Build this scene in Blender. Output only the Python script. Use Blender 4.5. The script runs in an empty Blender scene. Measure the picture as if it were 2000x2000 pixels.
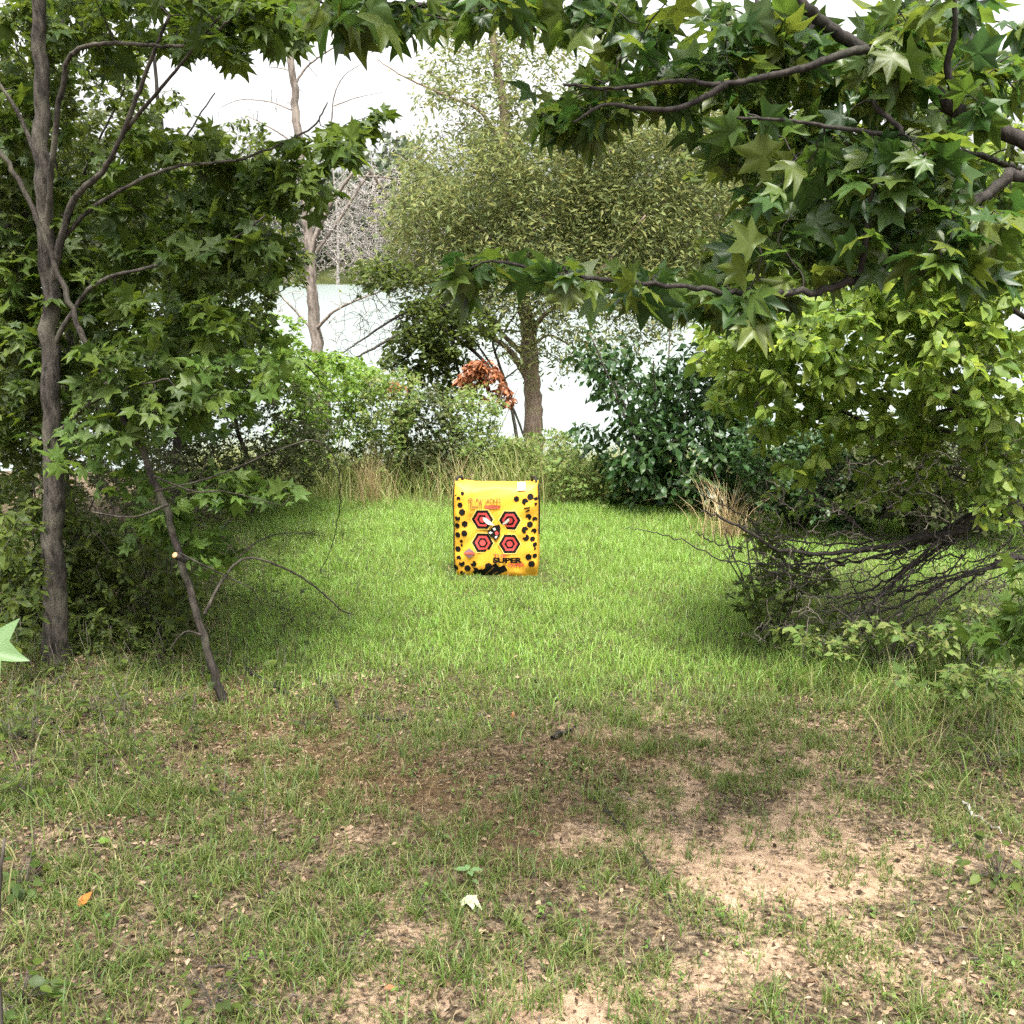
import bpy, math
import numpy as np

rng = np.random.default_rng(11)
SC = bpy.context.scene
COL = SC.collection
TH = math.radians(13.77)
CAM = np.array([0.0, 0.0, 1.65])
SLOPE = 0.075
WATER_Z = -1.6

# ------------------------------------------------------------------ layout helpers
def ray(px, py):
    px = np.asarray(px, float); py = np.asarray(py, float)
    tx = (px - 1000) / 2000; ty = (1000 - py) / 2000
    return np.stack([tx, math.cos(TH) + ty * math.sin(TH), -math.sin(TH) + ty * math.cos(TH)], -1)

def P(px, py, d):
    r = ray(px, py)
    s = np.asarray(d, float) / r[..., 1]
    return CAM + r * s[..., None]

def G(px, py):
    r = ray(px, py)
    s = CAM[2] / (-r[..., 2] - SLOPE * r[..., 1])
    return CAM + r * s[..., None]

def vnoise(x, y, seed=0):
    x = np.asarray(x, float); y = np.asarray(y, float)
    xi = np.floor(x).astype(np.int64); yi = np.floor(y).astype(np.int64)
    xf = x - xi; yf = y - yi
    def h(a, b):
        n = (a * 374761393 + b * 668265263 + seed * 1442695041) & 0x7fffffff
        n = ((n ^ (n >> 13)) * 1274126177) & 0x7fffffff
        n = (n ^ (n >> 16)) & 0xffff
        return n / 65535.0
    u = xf * xf * (3 - 2 * xf); v = yf * yf * (3 - 2 * yf)
    return (h(xi, yi) * (1 - u) + h(xi + 1, yi) * u) * (1 - v) + (h(xi, yi + 1) * (1 - u) + h(xi + 1, yi + 1) * u) * v

def fbm(x, y, seed=0, oct=4):
    s = 0; a = 0.5; t = 0
    for i in range(oct):
        s = s + a * vnoise(x * 2 ** i, y * 2 ** i, seed + i * 17); t += a; a *= .55
    return s / t

def sstep(a, b, x):
    t = np.clip((x - a) / (b - a), 0, 1)
    return t * t * (3 - 2 * t)

def gz(x, y):
    x = np.asarray(x, float); y = np.asarray(y, float)
    z = -SLOPE * np.clip(y, -30, 13)
    z = z - sstep(12.6, 19, y) * 2.1
    z = z + sstep(148, 158, y) * 5.0 + sstep(158, 320, y) * 7
    near = 1 - sstep(14, 24, np.abs(y))
    z = z + near * ((fbm(x * 1.3, y * 1.3, 3) - .5) * .05 + (fbm(x * 9, y * 9, 5, 3) - .5) * .018)
    return z

def nrm(v):
    return v / np.maximum(np.linalg.norm(v, axis=-1, keepdims=True), 1e-9)

# ------------------------------------------------------------------ mesh builder
class MB:
    def __init__(s):
        s.v = []; s.f = []; s.n = 0; s.mi = []; s.cur = 0
    def add(s, v, *faces):
        v = np.asarray(v, np.float32).reshape(-1, 3)
        for f in faces:
            if len(f): s.f.append(np.asarray(f, np.int64) + s.n); s.mi.append(s.cur)
        s.v.append(v); s.n += len(v)
    def build(s, name, mat, parent=None, smooth=False):
        v = np.concatenate(s.v) if s.v else np.zeros((0, 3), np.float32)
        if parent is not None:
            v = v - np.array(world_loc(parent), np.float32)
        me = bpy.data.meshes.new(name)
        me.vertices.add(len(v)); me.vertices.foreach_set('co', v.astype(np.float32).ravel())
        loops = np.concatenate([f.ravel() for f in s.f])
        sizes = np.concatenate([np.full(len(f), f.shape[1]) for f in s.f])
        starts = np.concatenate([[0], np.cumsum(sizes)[:-1]])
        me.loops.add(len(loops)); me.loops.foreach_set('vertex_index', loops.astype(np.int32))
        me.polygons.add(len(sizes)); me.polygons.foreach_set('loop_start', starts.astype(np.int32))
        me.polygons.foreach_set('loop_total', sizes.astype(np.int32))
        if smooth: me.polygons.foreach_set('use_smooth', np.ones(len(sizes), bool))
        me.update(calc_edges=True)
        for m_ in (mat if isinstance(mat, (list, tuple)) else [mat]): me.materials.append(m_)
        if isinstance(mat, (list, tuple)):
            me.polygons.foreach_set('material_index', np.concatenate([np.full(len(f), i) for f, i in zip(s.f, s.mi)]).astype(np.int32))
        o = bpy.data.objects.new(name, me); COL.objects.link(o)
        if parent is not None: o.parent = parent
        return o

def world_loc(o):
    l = np.array(o.location)
    while o.parent is not None:
        o = o.parent; l = l + np.array(o.location)
    return l

def thing(name, label, cat, loc, group=None):
    o = bpy.data.objects.new(name, None); COL.objects.link(o)
    o.location = tuple(float(a) for a in loc); o.empty_display_size = .2
    o['label'] = label; o['category'] = cat
    if group: o['group'] = group
    return o

def tag(o, label=None, cat=None, group=None, kind=None):
    if label: o['label'] = label
    if cat: o['category'] = cat
    if group: o['group'] = group
    if kind: o['kind'] = kind
    return o

def catmull(pts, n):
    p = np.asarray(pts, float)
    if len(p) < 3:
        t = np.linspace(0, 1, n)[:, None]
        return p[0] * (1 - t) + p[-1] * t
    q = np.vstack([2 * p[0] - p[1], p, 2 * p[-1] - p[-2]])
    t = np.linspace(0, len(p) - 1 - 1e-6, n); i = t.astype(int); f = (t - i)[:, None]
    a, b, c, d = q[i], q[i + 1], q[i + 2], q[i + 3]
    return .5 * (2 * b + (c - a) * f + (2 * a - 5 * b + 4 * c - d) * f ** 2 + (3 * b - a - 3 * c + d) * f ** 3)

def tubes(mb, Q, R, sides=5, lump=0.0):
    """Q (N,K,3), R (N,K): N tubes of K rings each, closed at the tip."""
    Q = np.asarray(Q, float); R = np.asarray(R, float)
    N, K, _ = Q.shape
    T = nrm(np.gradient(Q, axis=1))
    ref = np.where(np.abs(T[:, :1, 2:3]) > .75, np.array([1., 0, 0]), np.array([0, 0, 1.]))
    ref = np.broadcast_to(ref, T.shape)
    A = nrm(np.cross(T, ref)); B = np.cross(T, A)
    ang = np.arange(sides) / sides * 2 * math.pi
    rr = R[..., None]
    if lump: rr = rr * (1 + lump * (rng.random((N, K, sides)) - .5))
    V = Q[:, :, None, :] + rr[..., None] * (np.cos(ang)[None, None, :, None] * A[:, :, None, :] + np.sin(ang)[None, None, :, None] * B[:, :, None, :])
    base = (np.arange(N) * K * sides)[:, None, None]
    k = (np.arange(K - 1) * sides)[None, :, None]; s = np.arange(sides)[None, None, :]
    s2 = (s + 1) % sides
    F = np.stack([base + k + s, base + k + s2, base + k + sides + s2, base + k + sides + s], -1).reshape(-1, 4)
    cap = (np.arange(N) * K * sides)[:, None] + (K - 1) * sides + np.arange(sides)[None, :]
    caps = np.stack([cap[:, [0]].repeat(sides - 2, 1), cap[:, 1:-1], cap[:, 2:]], -1).reshape(-1, 3)
    mb.add(V.reshape(-1, 3), F, caps)

# ------------------------------------------------------------------ leaves
def tri_fan(rim, center):
    V = np.array([center] + rim, float); n = len(rim)
    F = np.array([[0, i + 1, (i + 1) % n + 1] for i in range(n)])
    return V, F

def star_leaf(curl=.15, twist=0.0, seed=0, long=1.0, fold=.05):
    r_ = np.random.default_rng(seed)
    tips = [(-115, .70), (-56, .96), (0, 1.04 * long), (56, .96), (115, .70)]
    notch = [(-150, .24), (-84, .47), (-28, .52), (28, .52), (84, .47), (150, .24)]
    tips = [(a + r_.normal() * 6, r * (1 + r_.normal() * .08)) for a, r in tips]
    rim = []
    for i, (na, nr) in enumerate(notch):
        rim.append((na, nr * (1 + r_.normal() * .06), fold))
        if i < 5:
            a, r = tips[i]; w_ = 15 * .70 / max(r, .70); dz = r_.normal() * .05
            rim.append((a - w_, r * .70, .03 + dz * .6)); rim.append((a, r, dz * 1.6)); rim.append((a + w_, r * .70, .03 + dz * .6))
    pts = []
    for a, r, z in rim:
        t = math.radians(a); x_ = r * math.sin(t); y_ = r * math.cos(t)
        pts.append((x_ * (1 - .25 * abs(curl) * r), .62 + y_, z - curl * r * r + twist * x_ * y_))
    V, F = tri_fan(pts, (0, .62, .0))
    n = len(V)
    V = np.vstack([V, [(-.014, 0, 0), (.014, 0, 0), (.014, .62, 0), (-.014, .62, 0)]])
    F = np.vstack([F, [[n, n + 1, n + 2], [n, n + 2, n + 3]]])
    V[:, :] *= .62
    return V, F

def oval_leaf(w=.28, n=3, droop=.25):
    ys = [.12, .38, .68, 1.0] if n == 3 else [.1, .55, 1.0]
    ws = [0.03, w, w * .78, 0] if n == 3 else [.02, w, 0]
    V = []; F = []
    for y, ww in zip(ys, ws):
        z = -droop * y * y
        V += [(-ww, y, z + .25 * ww), (0, y, z), (ww, y, z + .25 * ww)]
    for i in range(len(ys) - 1):
        a = 3 * i; b = a + 3
        for s in (0, 1):
            F += [(a + s, a + s + 1, b + s + 1), (a + s, b + s + 1, b + s)]
    V = np.array(V, float); V = np.vstack([V, [(-.012, 0, 0), (.012, 0, 0), (0, .14, 0)]])
    F.append((len(V) - 3, len(V) - 2, len(V) - 1))
    return V, np.array(F)

def diamond_leaf(w=.18):
    V = np.array([(0, 0, 0), (w, .45, .04), (0, 1, -.12), (-w, .45, .04)], float)
    return V, np.array([[0, 1, 2], [0, 2, 3]])

STAR = [star_leaf(.12, 0, 1), star_leaf(.32, .25, 2, .92, .09), star_leaf(.22, -.3, 3, 1.05, .07), star_leaf(.48, .1, 4, .95, .12), star_leaf(-.05, .2, 5, 1.0, .08)]; OVAL = oval_leaf(); OVAL2 = oval_leaf(.24, 2); NARROW = diamond_leaf(.16); WIDE = diamond_leaf(.30)

def put_leaves(mb, tpl, pos, axis, normal, size):
    if isinstance(tpl, list):
        w_ = rng.integers(len(tpl), size=len(pos))
        for k_, t_ in enumerate(tpl):
            m_ = w_ == k_
            if m_.any(): put_leaves(mb, t_, pos[m_], axis[m_], normal[m_], size[m_])
        return
    V, F = tpl
    y = nrm(axis); x = nrm(np.cross(y, normal)); z = np.cross(x, y)
    out = pos[:, None, :] + size[:, None, None] * (V[None, :, 0:1] * x[:, None, :] + V[None, :, 1:2] * y[:, None, :] + V[None, :, 2:3] * z[:, None, :])
    FF = (np.arange(len(pos)) * len(V))[:, None, None] + F[None]
    mb.add(out.reshape(-1, 3), FF.reshape(-1, 3))

def leaves_on(mb, tpl, Q, n, size, droop=.2, spread=.9, flat=.75, t0=.25, jit=0.0, var=.25):
    N, K, _ = Q.shape
    j = np.tile(np.arange(n), N); i = np.repeat(np.arange(N), n)
    t = t0 + (1 - t0) * (j + rng.random(N * n)) / n
    f = t * (K - 1) - 1e-6; a = np.clip(f.astype(int), 0, K - 2); f = (f - a)[:, None]
    pos = Q[i, a] * (1 - f) + Q[i, a + 1] * f
    tan = nrm(Q[i, a + 1] - Q[i, a])
    side = nrm(np.cross(tan, [0, 0, 1.0]) + 1e-4) * np.where(j % 2 == 0, 1, -1)[:, None]
    rnd = rng.normal(size=(N * n, 3))
    ax = .55 * tan + spread * side + .45 * rnd; ax[:, 2] -= droop
    nz = np.zeros((N * n, 3)); nz[:, 2] = flat
    nz = nz + .42 * rng.normal(size=(N * n, 3))
    if jit: pos = pos + rng.normal(size=pos.shape) * jit
    sz = size * np.clip(1 + var * rng.normal(size=N * n), .45, 1.6)
    put_leaves(mb, tpl, pos, ax, nz, sz)

def blob_points(blobs):
    out = []
    for (px, py, rx, ry, d0, d1, n) in blobs:
        r = np.sqrt(rng.random(n)); a = rng.random(n) * 2 * math.pi
        rough = 1 + .25 * np.sin(a * 3 + rng.random() * 6) * rng.random(n)
        out.append(P(px + rx * r * np.cos(a) * rough, py + ry * r * np.sin(a) * rough, d0 + (d1 - d0) * rng.random(n)))
    return np.concatenate(out)

def grow(nodes, rads, att, K=5, rtip=.0015, k=.010, bend=.18, wob=.05, maxlen=None):
    nodes = [np.asarray(nodes, float)]; rads = [np.asarray(rads, float)]
    base = nodes[0]
    d0 = np.array([np.min(np.sum((base - a) ** 2, 1)) for a in att])
    order = np.argsort(d0)
    cap = len(base) + len(att) * (K - 2)
    X = np.zeros((cap, 3)); X[:len(base)] = base; RR = np.zeros(cap); RR[:len(base)] = rads[0]
    n = len(base)
    Q = np.zeros((len(att), K, 3)); R = np.zeros((len(att), K))
    t = np.linspace(0, 1, K)[:, None]
    for ii, o in enumerate(order):
        a = att[o]
        dd = np.sum((X[:n] - a) ** 2, 1) * (1 + .0)
        i = int(np.argmin(dd)); L = math.sqrt(dd[i]) + 1e-6
        p0 = X[i]
        c = (p0 + a) / 2 + rng.normal(size=3) * L * bend + np.array([0, 0, L * .10])
        q = (1 - t) ** 2 * p0 + 2 * t * (1 - t) * c + t * t * a
        q[1:-1] += rng.normal(size=(K - 2, 3)) * L * wob
        rb = min(RR[i] * .8, rtip + k * L)
        r = np.linspace(max(rb, rtip), rtip, K)
        Q[ii] = q; R[ii] = r
        X[n:n + K - 2] = q[2:]; RR[n:n + K - 2] = r[2:]
        n += K - 2
    return Q, R

# ------------------------------------------------------------------ materials
def new_mat(name):
    m = bpy.data.materials.new(name); m.use_nodes = True
    nt = m.node_tree; nt.nodes.clear()
    return m, nt, nt.nodes.new('ShaderNodeOutputMaterial')

def ramp(nt, cols, interp='LINEAR'):
    r = nt.nodes.new('ShaderNodeValToRGB'); cr = r.color_ramp; cr.interpolation = interp
    while len(cr.elements) > 1: cr.elements.remove(cr.elements[-1])
    for i, c in enumerate(cols):
        p = c[0] if len(c) == 4 else i / max(1, len(cols) - 1)
        rgb = c[-3:]
        e = cr.elements[0] if i == 0 else cr.elements.new(p)
        e.position = p; e.color = (*rgb, 1)
    return r

def leaf_mat(name, cols, rough=.42, trans=.38, spec=.45, tgain=1.7):
    m, nt, out = new_mat(name); N = nt.nodes.new; L = nt.links.new
    g = N('ShaderNodeNewGeometry'); r = ramp(nt, cols); L(g.outputs['Random Per Island'], r.inputs[0])
    p = N('ShaderNodeBsdfPrincipled'); p.inputs['Roughness'].default_value = rough
    p.inputs['Specular IOR Level'].default_value = spec
    L(r.outputs[0], p.inputs['Base Color'])
    t = N('ShaderNodeBsdfTranslucent')
    hs = N('ShaderNodeHueSaturation'); hs.inputs['Hue'].default_value = .485; hs.inputs['Value'].default_value = tgain; hs.inputs['Saturation'].default_value = 1.05
    L(r.outputs[0], hs.inputs['Color']); L(hs.outputs[0], t.inputs['Color'])
    mx = N('ShaderNodeMixShader'); mx.inputs[0].default_value = trans
    L(p.outputs[0], mx.inputs[1]); L(t.outputs[0], mx.inputs[2]); L(mx.outputs[0], out.inputs[0])
    return m

def bark_mat(name, c1, c2, scale=30, bump=.6, moss=None):
    m, nt, out = new_mat(name); N = nt.nodes.new; L = nt.links.new
    tc = N('ShaderNodeTexCoord'); mp = N('ShaderNodeMapping'); mp.inputs['Scale'].default_value = (1, 1, .28)
    L(tc.outputs['Object'], mp.inputs[0])
    n = N('ShaderNodeTexNoise'); n.inputs['Scale'].default_value = scale; n.inputs['Detail'].default_value = 6; n.inputs['Roughness'].default_value = .65
    L(mp.outputs[0], n.inputs[0])
    r = ramp(nt, [(.36, *c1), (.64, *c2)]); L(n.outputs[0], r.inputs[0])
    n2 = N('ShaderNodeTexNoise'); n2.inputs['Scale'].default_value = scale * .16; L(tc.outputs['Object'], n2.inputs[0])
    mix = N('ShaderNodeMixRGB'); mix.blend_type = 'MIX'
    rr = ramp(nt, [(.5, 0, 0, 0), (.68, .7, .7, .7)]); L(n2.outputs[0], rr.inputs[0]); L(rr.outputs[0], mix.inputs[0])
    L(r.outputs[0], mix.inputs[1]); mix.inputs[2].default_value = (*(moss or tuple(min(1, a * 1.5) for a in c2)), 1)
    p = N('ShaderNodeBsdfPrincipled'); p.inputs['Roughness'].default_value = .9; p.inputs['Specular IOR Level'].default_value = .2
    L(mix.outputs[0], p.inputs['Base Color'])
    b = N('ShaderNodeBump'); b.inputs['Strength'].default_value = bump; b.inputs['Distance'].default_value = .012
    L(n.outputs[0], b.inputs['Height']); L(b.outputs[0], p.inputs['Normal']); L(p.outputs[0], out.inputs[0])
    return m

def plain_mat(name, col, rough=.6, spec=.3, var=.12, scale=60, bump=0):
    m, nt, out = new_mat(name); N = nt.nodes.new; L = nt.links.new
    tc = N('ShaderNodeTexCoord'); n = N('ShaderNodeTexNoise'); n.inputs['Scale'].default_value = scale; n.inputs['Detail'].default_value = 4
    L(tc.outputs['Object'], n.inputs[0])
    lo = tuple(c * (1 - var) for c in col); hi = tuple(min(1, c * (1 + var)) for c in col)
    r = ramp(nt, [(.3, *lo), (.7, *hi)]); L(n.outputs[0], r.inputs[0])
    p = N('ShaderNodeBsdfPrincipled'); p.inputs['Roughness'].default_value = rough; p.inputs['Specular IOR Level'].default_value = spec
    L(r.outputs[0], p.inputs['Base Color'])
    if bump:
        b = N('ShaderNodeBump'); b.inputs['Strength'].default_value = bump; b.inputs['Distance'].default_value = .01
        n2 = N('ShaderNodeTexNoise'); n2.inputs['Scale'].default_value = 11; L(tc.outputs['Object'], n2.inputs[0])
        L(n2.outputs[0], b.inputs['Height']); L(b.outputs[0], p.inputs['Normal'])
    L(p.outputs[0], out.inputs[0])
    return m

M = {}
M['gum'] = leaf_mat('sweetgum_leaf', [(.028, .056, .009), (.045, .078, .011), (.08, .12, .017), (.038, .064, .016)], rough=.5, spec=.3, trans=.40, tgain=1.9)
M['gum_dark'] = leaf_mat('sweetgum_leaf_glossy', [(.020, .052, .012), (.034, .075, .014), (.06, .105, .017), (.09, .12, .018), (.026, .058, .018)], rough=.42, trans=.42, spec=.42, tgain=2.0)
M['gum_light'] = leaf_mat('sweetgum_leaf_young', [(.055, .105, .02), (.08, .14, .024), (.10, .155, .03)], rough=.5, spec=.3, trans=.42)
M['small'] = leaf_mat('small_leaf', [(.028, .046, .010), (.048, .072, .013), (.09, .125, .022), (.038, .056, .016)], rough=.55, spec=.22, trans=.42, tgain=1.8)
M['small_light'] = leaf_mat('small_leaf_light', [(.09, .17, .03), (.13, .22, .035), (.17, .25, .045)], rough=.55, spec=.22, trans=.45)
M['bright'] = leaf_mat('elm_leaf', [(.07, .125, .022), (.10, .165, .028), (.15, .22, .038), (.18, .235, .045), (.085, .135, .028)], rough=.5, spec=.3, trans=.5, tgain=1.9)
M['olive'] = leaf_mat('olive_leaf', [(.10, .135, .05), (.135, .17, .06), (.175, .20, .07), (.21, .21, .075), (.10, .14, .06)], rough=.6, spec=.18, trans=.42, tgain=1.8)
M['shrub'] = leaf_mat('shrub_leaf', [(.08, .135, .035), (.11, .175, .042), (.155, .205, .055), (.18, .19, .07)], rough=.6, spec=.2, trans=.42)
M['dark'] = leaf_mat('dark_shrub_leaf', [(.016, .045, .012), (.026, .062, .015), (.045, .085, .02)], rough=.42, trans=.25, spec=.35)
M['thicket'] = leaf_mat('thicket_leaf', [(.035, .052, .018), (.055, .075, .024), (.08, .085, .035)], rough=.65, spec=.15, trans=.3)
M['rust'] = leaf_mat('dead_leaf', [(.24, .085, .03), (.32, .125, .05), (.17, .065, .03)], trans=.3, tgain=1.3)
M['far'] = leaf_mat('far_leaf', [(.05, .075, .04), (.07, .095, .05), (.09, .11, .06), (.11, .11, .085)], trans=.2)
M['grass'] = leaf_mat('grass_blade', [(.105, .215, .03), (.15, .28, .04), (.19, .33, .055), (.27, .35, .10), (.12, .21, .04)], rough=.45, spec=.4, trans=.42, tgain=1.7)
M['grass_fg'] = leaf_mat('grass_blade_thin', [(.045, .085, .016), (.075, .13, .023), (.13, .17, .037), (.20, .20, .078), (.06, .10, .022), (.10, .155, .027)], rough=.5, spec=.35, trans=.38, tgain=1.7)
M['grass_edge'] = leaf_mat('rough_grass_blade', [(.055, .11, .02), (.085, .16, .028), (.13, .205, .042), (.20, .22, .075), (.30, .26, .13), (.065, .12, .024)], rough=.5, spec=.35, trans=.4, tgain=1.7)
M['weed'] = leaf_mat('lawn_weed_leaf', [(.05, .10, .018), (.08, .145, .026), (.12, .19, .04)], rough=.5, spec=.3, trans=.35, tgain=1.7)
M['thatch'] = leaf_mat('dead_grass_blade', [(.10, .07, .03), (.17, .12, .055), (.26, .20, .10), (.36, .29, .17)], rough=.7, trans=.15, spec=.15, tgain=1.1)
M['straw'] = leaf_mat('straw_blade', [(.33, .25, .13), (.46, .36, .2), (.40, .27, .15)], rough=.6, trans=.25, spec=.25, tgain=1.1)
M['tallgrass'] = leaf_mat('tall_grass_blade', [(.12, .185, .04), (.17, .24, .055), (.23, .28, .08), (.28, .28, .11), (.36, .31, .16)], rough=.55, trans=.38, tgain=1.5)
M['litter'] = leaf_mat('leaf_litter', [(.02, .013, .008), (.05, .03, .018), (.11, .07, .04), (.22, .155, .10), (.30, .22, .15), (.04, .024, .015)], rough=.8, trans=.08, spec=.12, tgain=1.1)
M['orange'] = leaf_mat('orange_leaf', [(.44, .13, .02), (.48, .15, .025)], trans=.25, tgain=1.1)
M['pale'] = leaf_mat('pale_leaf', [(.36, .40, .22), (.40, .43, .26)], trans=.2, tgain=1.0)
M['bark'] = bark_mat('sweetgum_bark', (.014, .012, .010), (.085, .073, .062), 46, 1.0, (.12, .11, .085))
M['bark_dark'] = bark_mat('dark_bark', (.012, .010, .009), (.045, .038, .034), 40, .6, (.04, .04, .03))
M['bark_grey'] = bark_mat('grey_bark', (.085, .07, .06), (.25, .21, .18), 26, .9, (.22, .19, .16))
M['bark_olive'] = bark_mat('fibrous_bark', (.12, .09, .07), (.30, .23, .18), 26, .9, (.20, .19, .09))
M['bark_mid'] = bark_mat('sapling_bark', (.012, .010, .008), (.055, .046, .038), 45, .6, (.09, .085, .06))
M['deadwood'] = bark_mat('dead_twig_bark', (.13, .115, .105), (.30, .275, .25), 20, .3)
M['twig'] = bark_mat('twig_bark', (.022, .018, .015), (.10, .085, .072), 20, .3)
M['cutwood'] = plain_mat('fresh_cut_wood', (.55, .27, .12), .7)

# ------------------------------------------------------------------ plants
def plant(name, label, cat, base, stems, blobs, leaf, leafmat, bark, nleaf=6, size=.1, twig=True, group=None,
          k=.010, rtip=.0015, twigmat=None, sides=9, K=5, foliage='crown', bend=.18, shade_pts=None, **lk):
    """stems: list of (points, r0, r1) in metres; the first is the trunk, the rest are branches."""
    root = thing(name, label, cat, base, group)
    nodes = []; rads = []
    for si, (pts, r0, r1) in enumerate(stems):
        n = max(10, len(pts) * 7)
        c = catmull(pts, n); 
        L = np.linalg.norm(np.diff(c, axis=0), axis=1).sum()
        c[1:] += rng.normal(size=(n - 1, 3)) * L * .0014
        r = np.linspace(0, 1, n); r = r0 + (r1 - r0) * r ** .8
        if si == 0: r = r * (1 + .35 * np.exp(-np.arange(n) / n * 22))
        mb = MB(); tubes(mb, c[None], r[None], sides if r0 > .02 else 6, .16)
        mb.build('trunk' if si == 0 else 'branch', bark, root, True)
        nodes.append(c); rads.append(r)
    Q = None
    if blobs:
        att = blob_points(blobs)
        if shade_pts is not None: att = np.concatenate([att, shade_pts])
        Q, R = grow(np.concatenate(nodes), np.concatenate(rads), att, K=K, rtip=rtip, k=k, bend=bend)
        mb = MB(); tubes(mb, Q, R, 4)
        if leaf is not None:
            mb.cur = 1; leaves_on(mb, leaf, Q, nleaf, size, **lk); mb.build(foliage, [twigmat or bark, leafmat], root)
        else: mb.build(foliage, [twigmat or bark], root)
    return root

def pxs(lst, d):
    d = np.broadcast_to(np.asarray(d, float), (len(lst),)) if np.ndim(d) == 0 else np.linspace(d[0], d[1], len(lst))
    return P(np.array([a for a, b in lst]), np.array([b for a, b in lst]), d)

def onground(px, py):
    g = G(px, py); g[2] = gz(g[0], g[1]); return g

def vert(x, y):
    return np.array([x, y, float(gz(x, y))])

exec_order = []
# === near left: straight sweetgum
b = onground(108, 1300); D = b[1]
def stem(base, lst, d, r0, r1):
    return (np.vstack([[base - np.array([0, 0, .06])], pxs(lst, d)]), r0, r1)
plant('sweetgum_tree', 'straight sweetgum trunk at the left edge with rough grey brown bark and star shaped leaves', 'tree', b,
      [stem(b, [(106, 1150), (104, 950), (98, 700), (90, 450), (80, 200), (72, 0), (64, -350), (60, -700)], D, .062, .020),
       (pxs([(92, 480), (100, 330), (130, 130), (175, 90), (260, 85), (370, 88), (450, 40)], (D, D - .5)), .016, .005),
       (pxs([(100, 560), (140, 400), (200, 335), (240, 260), (290, 130), (330, 30)], (D, D - .3)), .020, .007),
       (pxs([(240, 260), (290, 200), (350, 130), (430, 30)], (D - .15, D - .5)), .011, .004),
       (pxs([(85, 350), (40, 230), (-30, 120)], (D, D)), .014, .006),
       (pxs([(100, 680), (180, 560), (300, 520), (420, 490), (520, 420)], (D, D - .3)), .013, .004),
       (pxs([(95, 500), (190, 400), (330, 330), (470, 310), (600, 255), (640, 200)], (D, D - .2)), .012, .003),
       (pxs([(104, 860), (160, 800), (240, 760), (330, 740)], (D, D - .6)), .011, .004)],
      [(250, 50, 250, 75, 4.9, 5.9, 93), (480, 45, 140, 65, 4.4, 5.4, 72), (570, 330, 120, 70, 4.6, 5.4, 42), (700, 255, 60, 45, 4.5, 5, 10), (350, 350, 190, 110, 4.8, 5.8, 80),
       (230, 510, 190, 95, 4.9, 5.8, 76), (450, 470, 140, 90, 4.6, 5.5, 72), (60, 560, 110, 130, 5.1, 5.8, 51), (150, 660, 140, 80, 5.0, 5.7, 51), (350, 640, 150, 65, 4.4, 5.2, 46),
       (300, 760, 150, 60, 4.3, 5.0, 38), (60, 790, 100, 70, 5.0, 5.6, 34), (40, 320, 90, 220, 5.1, 5.9, 59), (200, 690, 60, 30, 4.3, 4.6, 6), (230, 840, 80, 30, 4.2, 4.5, 6), (200, -200, 330, 200, 3.9, 5.6, 59), (150, -550, 400, 200, 3.9, 5.4, 51)],
      STAR, M['gum'], M['bark'], shade_pts=rng.uniform([-3.6, .2, 3.4], [.1, 3.0, 5.0], (280, 3)), nleaf=6, size=.098, sides=14, twigmat=M['bark_dark'], flat=.6, droop=.25)  # crown above the frame and camera is added, unseen, to shade the foreground

# === leaning sapling with the sawn stub
b = onground(440, 1378); D = b[1]
t_lean = plant('leaning_sapling', 'thin dark leaning trunk with an orange sawn stub and bare twigs reaching over the lawn', 'tree', b,
      [stem(b, [(405, 1270), (365, 1130), (322, 990), (270, 870), (215, 765), (165, 665), (128, 575), (90, 470), (40, 360), (-40, 240)], (D, D + .5), .019, .011),
       (pxs([(400, 1200), (430, 1140), (480, 1090), (560, 1112), (620, 1150), (665, 1190), (690, 1200)], (D, D + .5)), .008, .003),
       (pxs([(465, 1090), (500, 1060), (550, 1042), (605, 1042)], (D + .2, D + .5)), .005, .002),
       (pxs([(350, 1080), (430, 1120), (490, 1150), (510, 1180)], (D, D + .2)), .005, .002),
       (pxs([(300, 960), (420, 930), (600, 860), (655, 900), (664, 980), (650, 1060), (625, 1120)], (D, D + .6)), .005, .0018),
       (pxs([(330, 985), (260, 1010), (180, 1000)], (D, D)), .008, .003),
       (pxs([(300, 930), (380, 960), (440, 960), (540, 985)], (D, D + .1)), .006, .002),
       (pxs([(215, 765), (420, 790), (560, 700), (640, 760), (700, 830)], (D + .2, D + .8)), .006, .002),
       (pxs([(395, 1240), (360, 1235), (330, 1270)], (D, D)), .006, .003)],
      [(330, 950, 130, 45, D + .12, D + .8, 26), (480, 955, 90, 30, D + .1, D + .6, 22), (330, 1040, 90, 40, D + .1, D + .7, 22), (410, 1060, 70, 50, D + .1, D + .7, 18), (380, 790, 130, 60, D + .12, D + .8, 24), (210, 870, 120, 60, D + .12, D + .8, 22), (470, 700, 110, 60, D, D + .6, 26)],
      STAR, M['gum_light'], M['bark_mid'], nleaf=5, size=.086, sides=10, flat=.6)
sp = P(357, 1092, D + .02)
mb = MB(); dirn = nrm(np.array([-.35, -.75, .55])); q = sp + dirn * np.linspace(-.02, .055, 4)[:, None]
tubes(mb, q[None], np.array([[.0145, .0145, .014, .0135]]), 12); st = mb.build('sawn_stub', M['bark_dark'], t_lean, True)
mb = MB(); q = sp + dirn * np.linspace(.0552, .0575, 2)[:, None]; tubes(mb, q[None], np.array([[.0130, .0122]]), 12); mb.build('cut_face', M['cutwood'], st)

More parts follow.
